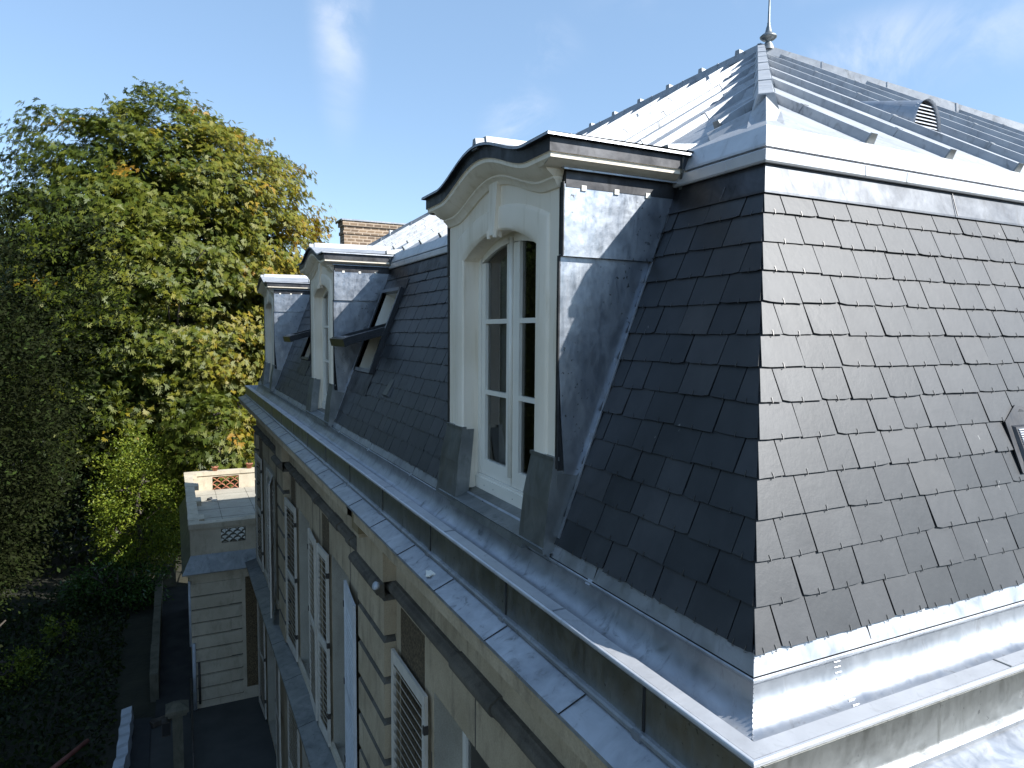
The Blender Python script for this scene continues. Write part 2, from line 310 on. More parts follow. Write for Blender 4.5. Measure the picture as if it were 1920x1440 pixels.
# --- slates
def slates(name, org, along, inward, L, cuts, hipo=0, hooks_on=True):
    """courses of individual slates; cuts = [(a0, a1, z0, z1)]"""
    mb = MB().use('slate'); org, along, inward = Vector(org), Vector(along), Vector(inward)
    up = (inward*INS+Vector((0, 0, HS))).normalized(); nrm = (Vector((0, 0, 1))*INS-inward*HS).normalized()
    P = lambda a, s, h: org+along*a+up*s+nrm*h
    # felt below
    mb.use('black_gap')
    seg = [0]+sorted([c for q in cuts for c in q[:2]])+[L]
    mb.use('slate')
    for k in range(NR):
        s0 = k*EXP; s1 = s0+EXP+.05; zc = (s0+EXP/2)/SL*HS
        spans = [(s0*HK, L-s0*HK, 1, 1)]
        for c0, c1, z0, z1 in cuts:
            if z0-.06 < zc < z1+.06:
                ns = []
                for a0, a1, e0, e1 in spans:
                    if c1 <= a0 or c0 >= a1: ns.append((a0, a1, e0, e1))
                    else:
                        if c0 > a0: ns.append((a0, c0, e0, 0))
                        if c1 < a1: ns.append((c1, a1, 0, e1))
                spans = ns
        for a0, a1, e0, e1 in spans:
            a = a0; first = True; edges = [a0]
            w = (.17 if k % 2 == 0 else .33)+random.uniform(-.02, .02)
            while a+w < a1-.14:
                a += w; edges.append(a); w = random.choice((.30, .33, .36, .33, .28, .24))+random.uniform(-.025, .025)
            edges.append(a1)
            for i in range(len(edges)-1):
                l, r_ = edges[i], edges[i+1]; g = .0042
                lb, rb = l+g, r_-g; lt, rt = lb, rb
                if i == 0 and e0: lb = l-hipo; lt = l+(s1-s0)*HK-hipo
                if i == len(edges)-2 and e1: rb = r_-.001; rt = r_-(s1-s0)*HK-.001
                if rt-lt < .01: continue
                mb.tone = random.random()
                j = random.uniform(-.004, .004); hb = .021+random.uniform(-.003, .004); ht = .004+random.uniform(0, .002); th = .007
                tilt = random.uniform(-.003, .003)
                nseg = 5; bot = []
                for q in range(nseg+1):
                    f = q/nseg; bot.append((lb+(rb-lb)*f, s0+j+tilt*(f-.5)*2+random.uniform(-.0016, .0016)))
                if random.random() < .35: bot[0] = (bot[0][0]+.004, bot[0][1]+.008)
                if random.random() < .25: bot[-1] = (bot[-1][0]-.004, bot[-1][1]+.008)
                V = [P(x, y, hb) for x, y in bot]+[P(rt, s1, ht), P(lt, s1, ht)]
                Vl = [P(x, y, hb-th) for x, y in bot]+[P(rt, s1, ht-.004), P(lt, s1, ht-.004)]
                n = len(V); mb.idx(V+Vl, [tuple(range(n))]+[(i2+1, i2, i2+n, i2+1+n) for i2 in range(nseg)]+[(nseg+1, nseg, nseg+n, nseg+1+n), (0, n-1, 2*n-1, n)])
                if hooks_on:
                    cx_ = [(l+r_)/2+random.uniform(-.01, .01)]
                    if k == 0: cx_ = [l+(r_-l)*.25, l+(r_-l)*.75]
                    for c_ in cx_:
                        mb.use('hook'); lean = random.uniform(-.004, .004)
                        mb.obox(P(c_-.0014, s0+j-.006, hb+.001), along*.0028, up*.032+along*lean, nrm*.003)
                        mb.obox(P(c_-.0014, s0+j-.009, hb-.012), along*.0028, up*.003, nrm*.016)
                        mb.use('slate')
    o = mb.build(name, B)
    return o
CUTW = [(c-1.02, c+1.06, -1, 9) for c in DORM]+[(a+.02, b_-.02, .9, 2.2) for a, b_ in SKYL]
slates('slate_slope', (0, 0, 0), (0, 1, 0), (1, 0, 0), LY, CUTW, .004)
slates('slate_slope', (0, 0, 0), (1, 0, 0), (0, 1, 0), HX, [(2.66, 3.12, .66, .93)], .014)
mb = MB().use('slate')       # plain slate on the two sides behind the house
for c in ((1, 2), (2, 3)):
    a, b_ = rect(0)[c[0]], rect(0)[c[1]]; a2, b2 = rect(-INS)[c[0]], rect(-INS)[c[1]]
    mb.face([(*a, 0), (*b_, 0), (*b2, HS), (*a2, HS)])
mb.build('slate_slope', B)
# sarking boards below the slates, open at dormers and skylights
mb = MB().use('black_gap'); k_ = INS/HS
def wq(y0, y1, z0, z1): mb.face([(z0*k_+.02, y0, z0), (z0*k_+.02, y1, z0), (z1*k_+.02, y1, z1), (z1*k_+.02, y0, z1)])
ys = sorted([0.02, LY-.02]+[v for c in CUTW for v in c[:2]])
for i in range(len(ys)-1):
    y0, y1 = ys[i], ys[i+1]; ym = (y0+y1)/2
    if any(c[0] < ym < c[1] and c[3] == 9 for c in CUTW): continue
    if any(c[0] < ym < c[1] for c in CUTW): wq(y0, y1, 0, .9); wq(y0, y1, 2.2, 2.5); continue
    if y0 == .02: mb.face([(.02, .03, 0), (.02, y1, 0), (INS+.02, y1, HS), (INS+.02, INS+.03, HS)])
    elif y1 > LY-.03: mb.face([(.02, y0, 0), (.02, y1, 0), (INS+.02, LY-INS-.03, HS), (INS+.02, y0, HS)])
    else: wq(y0, y1, 0, HS)
mb.build('sarking_board', B, True); mb = MB().use('black_gap')
mb.face([(.04, .02, 0), (HX-.04, .02, 0), (HX-INS-.04, INS+.02, HS), (INS+.04, INS+.02, HS)])
mb.build('sarking_board', B)
# lead flashing band above the slates
mb = MB().use('lead'); ring(mb, [(-.925, 2.445), (-.918, 2.447), (-.921, 2.462), (-1.01, 2.72)], sides=(3,)); mb.use('zinc_dull'); ring(mb, [(-.925, 2.445), (-.918, 2.447), (-.921, 2.462), (-1.01, 2.72)], sides=(0, 1, 2))
mb.use('hook')
for y in np.arange(1.3, 20, .47):
    if not any(abs(y-c) < 1.25 for c in DORM): mb.obox((.905, y, 2.45), (0, .004, 0), (.045, 0, .10), (-.006, 0, 0))
for x in (2.9, 5.1): mb.obox((x, .909, 2.455), (.006, 0, 0), (.03, .075, .20), (0, -.006, 0))
mb.build('flashing_band', B)
# zinc fascia round the eave of the upper roof
mb = MB().use('zinc_pale')
ring(mb, [(-1.12, 2.75), (-.98, 2.672), (-.98, 2.648), (-.958, 2.648), (-.950, 2.66), (-.950, 2.728), (-.958, 2.735), (-1.01, 2.736), (-1.01, 2.752), (-.962, 2.753), (-.965, 2.771), (-1.022, 2.905), (-1.05, 2.911), (-1.08, 2.86)])
for x in (1.9, 2.35, 3.9, 5.9, 7.9):      # sheet joints
    mb.box(x, x+.008, .947, .951, 2.66, 2.727)
for y in (1.3, 5.6, 7.4, 12.5, 14.9): mb.box(.947, .951, y, y+.008, 2.66, 2.727)
mb.build('zinc_fascia', B)

# upper zinc roof
APX = 6.6; ZE = 2.895; TE = 1.02
ZA = 6.33; TS = (ZA-ZE)/(APX-TE)
def zr(e): return ZE+(e-TE)*TS
mb = MB().use('zinc_roof'); a1, a2 = (APX, APX, ZA), (APX, LY-APX, ZA)
q = [(*p, ZE) for p in rect(-TE)]
mb.face([q[0], q[1], a1]); mb.face([q[1], q[2], a2, a1]); mb.face([q[2], q[3], a2]); mb.face([q[3], q[0], a1, a2])
# cross seams of the zinc sheets
roof = mb.build('zinc_roof', B)
nW = Vector((-TS, 0, 1)).normalized(); nS = Vector((0, -TS, 1)).normalized()
def hipcut(c, L): return min(APX, c, L-c)
def batten(p0, p1, up):
    mb = MB().use('zinc_roof'); mb.bar(p0, p1, up, .090, .052, .066, -.01)
    p0, p1 = Vector(p0), Vector(p1); L_ = (p1-p0).length; d = (p1-p0).normalized()
    t = random.uniform(.5, 1.4)
    while t < L_-.2:     # sleeve joints
        mb.bar(p0+d*t, p0+d*(t+.035), up, .098, .060, .072, 0); t += random.uniform(1.7, 2.1)
    mb.use('zinc_base'); mb.bar(p0-d*.012, p0+d*.002, up, .100, .062, .074, -.03)
    return mb.build('roof_batten', roof)
x = 2.12
while x < HX-2: 
    e = hipcut(x, HX); 
    if e > 1.5: batten((x, 1.10, zr(1.10)), (x, e-.05, zr(e-.05)), nS)
    x += .935
y = 1.93
while y < LY-1.6:
    e = hipcut(y, LY); s0 = 1.10
    if any(abs(y-c) < 1.28 for c in DORM): s0 = 1.46
    batten((s0, y, zr(s0)), (e-.05, y, zr(e-.05)), nW); y += .89
# folded upstands of the sheets beside the near hip and clips along the eave
for k in range(9):
    mb = MB().use('zinc_roof'); e = 1.45+.6*k; p = Vector((e, e, zr(e))); mb.bar(p+Vector((0, .10, 0)), p+Vector((-.22, .34, -.22*TS)), nW, .20, .03, .05, 0); mb.build('sheet_upstand', roof)
# hip and ridge caps
def cap(p0, p1, name, n):
    p0, p1 = Vector(p0), Vector(p1)
    mb = MB().use('zinc_roof')
    for i in range(n):
        a = p0.lerp(p1, i/n); b_ = p0.lerp(p1, (i+1)/n+.003); mb.bar(a, b_, (0, 0, 1), .19, .105, .13+.004*(i % 2), -.02)
        mb.bar(a-(b_-a).normalized()*.0, a+(b_-a).normalized()*.03, (0, 0, 1), .2, .115, .14, -.01)
    return mb.build(name, roof)
e0 = 1.46
cap((e0, e0, zr(e0)), a1, 'hip_cap', 7); cap((HX-1.05, 1.05, zr(1.05)), a1, 'hip_cap', 8)
cap((1.05, LY-1.05, zr(1.05)), a2, 'hip_cap', 8); cap((HX-1.05, LY-1.05, zr(1.05)), a2, 'hip_cap', 8); cap(a1, a2, 'ridge_cap', 8)
mb = MB().use('zinc_roof')   # folded gusset at the foot of the near hip
mb.idx([(.963, .963, 2.76), (1.20, 1.01, 2.86), (1.01, 1.20, 2.86), (1.47, 1.47, zr(1.47)+.12), (1.55, 1.40, zr(1.45)+.02), (1.40, 1.55, zr(1.45)+.02)], [(0, 1, 4, 3), (0, 3, 5, 2)])
mb.build('hip_gusset', roof)
y = APX+.5
while y < LY-APX+5:          # upstand ends along the ridge
    zz = ZA; xx = APX
    if y > LY-APX: xx = LY-y; zz = zr(xx)
    mb = MB().use('zinc_roof'); mb.bar((xx-.05, y, zz+.10), (xx+.42, y+.02, zz+.04), (0, 0, 1), .13, .09, .11, -.05); mb.build('ridge_upstand', roof); y += .95
# finial
mb = MB().use('zinc_base'); mb.lathe((APX+.08, APX-.08, ZA+.02), [(.11, 0), (.085, .08), (.05, .13), (.045, .16), (.10, .175), (.135, .205), (.14, .225), (.10, .26), (.06, .285), (.05, .32), (.04, .37), (.024, .42), (.028, .44), (.020, .46), (.016, .8), (.009, 1.6), (0, 2.1)], 28)
mb.build('finial', B)
# round louvred roof vent on the south slope
mb = MB().use('zinc'); c = Vector((4.33, 2.36, zr(2.36)+.01)); ax = Vector((0, -1, 0)); 
n = 20; rv = .20
front = [c+Vector((rv*math.cos(math.pi*k/n), -.22, rv*math.sin(math.pi*k/n)*1.45-.13)) for k in range(n+1)]
tip = c+Vector((0, 1.0, TS*1.0+.0))
back = [c+Vector((.35*rv*math.cos(math.pi*k/n), .62, .62*TS-.03+.04*math.sin(math.pi*k/n))) for k in range(n+1)]
mb.sweep([front, back], smooth=True); mb.sweep([[p+Vector((0, -.02, 0))+(p-c).normalized()*.012 for p in front], front], smooth=True)
vent = mb.build('roof_vent', roof)
mb = MB().use('black_gap'); mb.face([p+Vector((0, .05, 0)) for p in front]); mb.use('plastic_white')
for k in range(7):
    z = -.105+k*.034; w_ = rv*math.sqrt(max(0, 1-((z+.13)/(1.45*rv))**2))-.008
    if w_ > .03: mb.obox(c+Vector((-w_, -.225, z)), (2*w_, 0, 0), (0, .025, .02), (0, .003, .009))
mb.build('louvre', vent)
# small louvred vent set in the slates
mb = MB().use('lead'); up = Vector((0, INS, HS)).normalized(); nn = Vector((0, -HS, INS)).normalized()
sp = lambda x, s, h: Vector((x, 0, 0))+up*s+nn*h
V = [sp(2.62, .66, .02), sp(3.14, .66, .02), sp(3.14, 1.06, .02), (sp(2.80, 1.13, .02)), sp(2.62, 1.02, .02)]
mb.prism(V, nn*.012)
mb.hexa([sp(2.66, .70, .02), sp(3.10, .70, .02), sp(3.10, 1.0, .02), sp(2.66, 1.0, .02), sp(2.685, .72, .055), sp(3.07, .72, .055), sp(3.07, .97, .05), sp(2.685, .97, .05)])
mb.face([sp(2.66, 1.0, .0215), sp(3.1, 1.0, .0215), sp(2.84, 1.10, .035)])
sv = mb.build('slate_vent', B)
mb = MB().use('plastic_white')
for i in range(3):
    for k in range(14): mb.obox(sp(2.70+i*.123, .735+k*.0165, .054-.0004*k), (.105, 0, 0), up*.008, nn*.010-up*.004)
    
mb.build('vent_grille', sv)
# --- gutter (swept round the house)
mb = MB()
ring(mb, [(-.02, .035), (.0, .012), (.045, -.085)], ['zinc']*2)
th = [(.05+.014*math.cos(a), -.10+.014*math.sin(a)) for a in np.linspace(1.2, -3.4, 9)]
ring(mb, th, ['zinc']*8, True)
tr_ = [(.036, -.115)]+[(.045+.22*(1-math.cos(a))*.95, -.12-.20*math.sin(a)) for a in np.linspace(0, math.pi*.55, 9)]+[(.295, -.29), (.312, -.185)]
ring(mb, tr_, ['zinc']*(len(tr_)-1), True)
ring(mb, [(.312, -.185), (.400, -.186)], ['zinc_pale'])
lip = [(.402+.017*math.cos(a), -.203+.017*math.sin(a)) for a in np.linspace(1.6, -2.6, 9)]
ring(mb, lip, ['zinc_pale']*8, True)
ring(mb, [(.398, -.214), (.396, -.235), (.398, -.236), (.398, -.465)], ['zinc_old']*3)
L_ = [(.398, -.462), (.418, -.464), (.428, -.475), (.430, -.492), (.418, -.502), (.41, -.503)]
ring(mb, L_, ['zinc']*5, True)
# joint covers, sleeves and weld seams
for y in [.33+1.6*k for k in range(13)]:
    mb.use('zinc_old'); mb.box(-.406, -.398, y+.002, y+.055, -.462, -.222); mb.use('black_gap'); mb.box(-.402, -.397, y-.012, y+.002, -.462, -.222)
    mb.use('zinc'); mb.box(-.436, -.39, y-.02, y+.05, -.506, -.466)
for y in [1.25+1.9*k for k in range(11)]:
    mb.use('zinc'); mb.obox((-.30, y, -.183), (-.10, 0, -.001), (0, .012, 0), (0, 0, .003)); mb.use('black_gap'); mb.obox((-.045, y+.1, -.10), (.05, .0, .125), (0, .006, 0), (-.004, 0, .002))
    mb.use('zinc'); mb.obox((-.066, y+.106, -.116), (.03, 0, .03), (0, .05, 0), (-.006, 0, .008))
for x in [1.42+1.9*k for k in range(6)]:
    mb.use('zinc_base'); mb.box(x-.006, x+.004, -.40, -.31, -.187, -.182); mb.use('black_gap'); mb.obox((x-.62, -.045, -.10), (.006, 0, 0), (0, .05, .125), (0, -.004, .002))
for x in [1.62+1.9*k for k in range(6)]:
    mb.use('zinc_old'); mb.box(x+.012, x+.065, -.406, -.398, -.462, -.222); mb.use('black_gap'); mb.box(x-.015, x+.004, -.402, -.397, -.462, -.222)
    mb.use('zinc'); mb.box(x-.02, x+.05, -.436, -.39, -.506, -.466)
mb.use('zinc')       # ribbed solder seams
def seam(P0, n, w, d):
    for k in range(n):
        f = k/(n-1); p = P0(f); mb.tube([Vector(p)-Vector(d)*w, Vector(p)+Vector(d)*w], .0036, 6)
prof = tr_
def trp(f):
    i = min(int(f*(len(prof)-1)), len(prof)-2); g = f*(len(prof)-1)-i; return [prof[i][j]*(1-g)+prof[i+1][j]*g for j in (0, 1)]
seam(lambda f: (.53, -trp(f*.9)[0], trp(f*.9)[1]+.002), 17, .022, (1, 0, 0))
seam(lambda f: (-trp(f*.9)[0]+.0, -trp(f*.9)[0], trp(f*.9)[1]+.002), 22, .007, (.7, .7, 0))
seam(lambda f: (-.03*f, -.03*f, .02-.10*f), 7, .006, (.7, .7, 0))
gut = mb.build('gutter', B, True)
# --- cornice of stone with its zinc covering
mb = MB(); ring(mb, [(.395, -.497), (.41, -.50), (.60, -.578), (.606, -.598), (.598, -.600)], ['zinc']*4)
for k, y in enumerate([-.2+1.02*k for k in range(21)]):
    mb.use('black_gap'); mb.obox((-.43, y, -.5055), (-.175, 0, -.0735), (0, .006, 0), (0, 0, .003)); mb.use('zinc'); mb.obox((-.43, y+.006, -.506), (-.175, 0, -.0735), (0, .045, 0), (0, 0, .0055))
for x in [.6+1.3*k for k in range(10)]: mb.use('zinc'); mb.obox((x, -.43, -.506), (0, -.175, -.0735), (.05, 0, 0), (0, 0, .006))
mb.build('cornice_covering', B)
mb = MB(); ST = ['stone']
cornice = [(.585, -.60), (.585, -.645), (.575, -.65), (.575, -.738), (.54, -.752), (.50, -.80), (.44, -.86), (.36, -.90), (.30, -.915), (.30, -.94), (.17, -.96)]
ring(mb, cornice, ST*10, sides=(0, 1, 2))
secW = lambda y: [(-d, y, z) for d, z in cornice]
def cornW(y0, y1, e0=0, e1=0):
    mb.use('stone'); A_ = [(-d, y0-d*e0, z) for d, z in cornice]; B2 = [(-d, y1+d*e1, z) for d, z in cornice]; mb.sweep([B2, A_])
cornW(0, 5.78, 1, 0); cornW(6.12, LY, 0, 1)
mb.use('stone_brown'); mb.box(-.52, -.2, 5.78, 6.12, -.90, -.602); mb.use('stone'); mb.box(-.50, -.2, 5.86, 6.12, -.97, -.90)
mb.build('cornice', B)
# --- walls
XW = -.12
OPEN = [(1.75, 4.2, -5.75, -2.2), (8.1, 9.35, -5.75, -2.25), (11.5, 12.8, -5.75, -2.25), (16.7, 19.15, -5.75, -2.2)]
OPENG = [(a, b_, -10.4, -6.75) for a, b_, _, _ in OPEN]
mb = MB().use('stone')
ybr = sorted({-.12, LY+.12, *[v for o in OPEN+OPENG for v in o[:2]]}); zbr = sorted({-10.55, -.93, *[v for o in OPEN+OPENG for v in o[2:]]})
for i in range(len(ybr)-1):
    for j in range(len(zbr)-1):
        y0, y1, z0, z1 = ybr[i], ybr[i+1], zbr[j], zbr[j+1]; ym, zm = (y0+y1)/2, (z0+z1)/2
        if any(a < ym < b_ and c < zm < d for a, b_, c, d in OPEN+OPENG): continue
        mb.face([(XW, y1, z0), (XW, y0, z0), (XW, y0, z1), (XW, y1, z1)])
ring(mb, [(.12, -.93), (.12, -10.55)], ['stone'], sides=(0, 1, 2))
mb.use('plaster')
for a, b_, c, d in OPEN+OPENG:
    X1 = .30
    mb.face([(XW, a, c), (X1, a, c), (X1, a, d), (XW, a, d)]); mb.face([(XW, b_, c), (XW, b_, d), (X1, b_, d), (X1, b_, c)])
    mb.face([(XW, a, d), (X1, a, d), (X1, b_, d), (XW, b_, d)]); mb.face([(XW, a, c), (XW, b_, c), (X1, b_, c), (X1, a, c)])
mb.use('room'); mb.face([(1.6, -.1, -10.5), (1.6, LY, -10.5), (1.6, LY, -1), (1.6, -.1, -1)])
# vertical stone joints and block edges
mb.use('stone_dark')
for y, z0, z1 in [(3.1, -2.2, -1.64), (4.27, -5.7, -2.9), (7.45, -2.9, -1.64), (7.95, -2.6, -1.7), (10.4, -2.6, -1.64), (11.1, -2.7, -1.64), (13.1, -2.6, -1.64), (14.2, -2.9, -1.64), (15.2, -2.6, -1.64), (17.9, -2.2, -1.64), (1.4, -3, -1.64)]:
    mb.box(XW-.004, XW+.01, y, y+.018, z0, z1)
for z in (-1.12, -6.05, -6.5): mb.box(XW-.003, XW+.01, -.1, LY, z, z+.01)
wall = mb.build('stone_wall', B)
# protruding stone courses round the wall
mb = MB()
tor = [(.115, -1.455), (.16, -1.458)]+[(.185+.042*math.cos(a), -1.535+.055*math.sin(a)) for a in np.linspace(1.5, -1.5, 8)]+[(.16, -1.625), (.115, -1.63)]
ring(mb, tor, ['stone_dark']*(len(tor)-1), True)
for y0, y1 in [(2.55, 3.45), (1.3, 1.5), (7.55, 7.75), (8.4, 9.0), (11.9, 12.4), (13.0, 13.2), (17.5, 18.4), (15.2, 15.4), (10.3, 10.5)]:
    A_ = [(-(.12+(d-.12)*1.22), y0, -1.545+(z+1.545)*1.2) for d, z in tor]; mb.use('stone_dark'); mb.sweep([[(x_, y1, z_) for x_, _, z_ in A_], A_], None, True); mb.face(A_); mb.face([(x_, y1, z_) for x_, _, z_ in A_][::-1])
mb.build('string_moulding', B, True)
mb = MB(); ring(mb, [(.12, -5.76), (.15, -5.765), (.545, -5.86), (.55, -5.885)], ['zinc_base']*3); ring(mb, [(.53, -5.885), (.53, -5.98), (.42, -6.06), (.26, -6.10), (.12, -6.11)], ['stone']*4)
mb.use('stone_pale'); 
for y0, y1 in [(16.2, 20.4), (10.9, 13.4), (7.6, 9.9), (1.2, 4.8)]: mb.box(-.17, -.115, y0, y1, -5.76, -5.62)
for y in [1+1.9*k for k in range(11)]: mb.use('black_gap'); mb.obox((-.15, y, -5.764), (-.39, 0, -.095), (0, .008, 0), (0, 0, .003))
mb.build('string_course', B)
# pilasters of chamfered quoins
def pilaster(y0, y1, xo, z0=-5.75, z1=-1.63):
    mb = MB().use('stone'); z = z1; h = .52
    while z-h > z0-.3:
        zz = max(z-h+.035, z0); c_ = .06
        mb.hexa([(xo, y0, zz), (XW+.01, y0, zz), (XW+.01, y1, zz), (xo, y1, zz), (xo, y0, z-c_), (XW+.01, y0, z-c_), (XW+.01, y1, z-c_), (xo, y1, z-c_)])
        mb.use('stone_dark'); mb.hexa([(xo, y0, z-c_), (XW+.01, y0, z-c_), (XW+.01, y1, z-c_), (xo, y1, z-c_), (xo+.06, y0+.05, z), (XW+.01, y0+.05, z), (XW+.01, y1-.05, z), (xo+.06, y1-.05, z)])
        mb.use('stone_dark'); mb.box(xo+.065, XW+.008, y0+.055, y1-.055, zz-.045, zz); mb.use('stone')
        z -= h
    return mb.build('pilaster', B)
pilaster(5.55, 6.85, -.275); pilaster(14.05, 15.1, -.265); pilaster(20.3, 21.0, -.20)
for y0, y1 in ((5.5, 6.9), (14.0, 15.15)):
    mb = MB().use('stone'); mb.box(-.285, XW, y0+.05, y1-.05, -1.455, -.94); mb.use('stone_dark')
    A_ = [(-(d+.165), y0, z) for d, z in tor]; mb.sweep([[(x_, y1, z_) for x_, _, z_ in A_], A_], None, True); mb.face(A_); mb.face([(x_, y1, z_) for x_, _, z_ in A_][::-1]); mb.build('frieze_block', B)
for y0, y1 in [(4.5, 5.35), (.55, 1.5), (9.55, 10.15), (13.2, 13.8), (15.5, 16.4), (19.4, 20.2)]: mb = MB().use('pebble'); mb.box(XW-.006, XW+.01, y0, y1, -5.55, -1.72); mb.build('pebble_panel', B)
mb = MB().use('plastic_white'); mb.tube([(-.40, 5.36, -1.42), (-.44, 5.35, -1.40)], [.046, .048], 18); mb.build('round_vent_cover', B)
# windows of the facade
def fwin(a, b_, z0, z1):
    mb = MB().use('white_paint'); X = .20
    for y0, y1 in ((a, a+.09), (b_-.09, b_), ((a+b_)/2-.06, (a+b_)/2+.06)): mb.box(X, X+.06, y0, y1, z0, z1)
    for z in (z0, z1-.09, z0+(z1-z0)*.36, z0+(z1-z0)*.7): mb.box(X+.003, X+.055, a+.09, b_-.09, z, z+(.09 if z in (z0, z1-.09) else .04))
    w_ = mb.build('window', B)
    mb = MB().use('glass'); mb.face([(X+.03, b_-.09, z0), (X+.03, a+.09, z0), (X+.03, a+.09, z1), (X+.03, b_-.09, z1)]); mb.build('pane', w_)
for o in OPEN+OPENG: fwin(*o)
# louvred shutters
def shutter(y0, y1, z0, z1, x=-.165, ang=0, solid=False, mat_='shutter_paint', hinge='y0', nsl=None):
    """leaf lying along y; ang turns it about its hinge edge, out from the wall"""
    mb = MB().use(mat_); w_ = y1-y0; t = .04; st = .085
    hy = y0 if hinge == 'y0' else y1; sg = 1 if hinge == 'y0' else -1; ca, sa = math.cos(ang), math.sin(ang)
    def P(u, v, z):   # u along the leaf from hinge, v outward
        return Vector((x-u*sa-v*ca, hy+sg*(u*ca-v*sa), z))
    def bx(u0, u1, v0, v1, a, b_): mb.hexa([P(u0, v0, a), P(u1, v0, a), P(u1, v1, a), P(u0, v1, a), P(u0, v0, b_), P(u1, v0, b_), P(u1, v1, b_), P(u0, v1, b_)])
    bx(0, st, 0, t, z0, z1); bx(w_-st, w_, 0, t, z0, z1)
    rails = [z0, (z0+z1)/2-.06, z1-.14]; 
    for r_, h in zip(rails, (.16, .12, .14)): bx(st, w_-st, .003, t-.003, r_, r_+h)
    if solid:
        bx(st, w_-st, .012, t-.010, z0+.16, z1-.14)
        for k in range(28): zz = z0+.3+k*(z1-z0-.6)/28; mb.hexa([P(st+.02, t-.012, zz), P(w_-st-.02, t-.012, zz), P(w_-st-.02, t-.004, zz+.03), P(st+.02, t-.004, zz+.03), P(st+.02, t-.012, zz+.06), P(w_-st-.02, t-.012, zz+.06), P(w_-st-.02, t-.006, zz+.06), P(st+.02, t-.006, zz+.06)])
    else:
        for a, b_ in ((z0+.16, rails[1]), (rails[1]+.12, rails[2])):
            n = int((b_-a)/(nsl or .105))
            for k in range(n):
                zz = a+(k+.5)*(b_-a)/n
                mb.hexa([P(st, .004, zz-.036), P(w_-st, .004, zz-.036), P(w_-st, t-.002, zz+.02), P(st, t-.002, zz+.02), P(st, .004, zz-.024), P(w_-st, .004, zz-.024), P(w_-st, t-.002, zz+.032), P(st, t-.002, zz+.032)])
    o = mb.build('shutter', B); mb = MB().use('iron')
    for f in (.15, .52, .88):
        zz = z0+(z1-z0)*f; mb.hexa([P(-.02, -.0, zz), P(.03, 0, zz), P(.03, t+.012, zz), P(-.02, t+.012, zz), P(-.02, 0, zz+.09), P(.03, 0, zz+.09), P(.03, t+.012, zz+.09), P(-.02, t+.012, zz+.09)])
        mb.build('hinge', o); mb = MB().use('iron')
    return o
Z0, Z1 = -5.7, -2.27
shutter(4.27, 5.5, Z0, Z1, nsl=.112); shutter(.5, 1.7, Z0, Z1, hinge='y1')
tag(shutter(7.0, 8.06, Z0, Z1, solid=True, mat_='shutter_white', hinge='y1', ang=.10), 'pale blue grey shutter with closed slats beside the quoin pilaster')
shutter(9.38, 10.15, Z0, Z1, ang=.04); shutter(10.3, 11.2, Z0, Z1, hinge='y1', ang=.05)
shutter(12.85, 14.0, Z0, Z1, ang=.04)
shutter(15.5, 16.65, Z0, Z1, hinge='y1', ang=.19); shutter(16.75, 17.9, Z0, Z1, ang=.0); shutter(19.2, 20.4, Z0, Z1, ang=.03)
G0, G1 = -10.35, -6.8
for a, b_, h in ((19.2, 20.4, 'y0'), (15.5, 16.65, 'y1'), (12.85, 14.0, 'y0'), (10.3, 11.4, 'y1'), (9.4, 10.2, 'y0'), (7.0, 8.06, 'y1'), (4.27, 5.5, 'y0')):
    shutter(a, b_, G0, G1, hinge=h, ang=.05, mat_='shutter_paint')

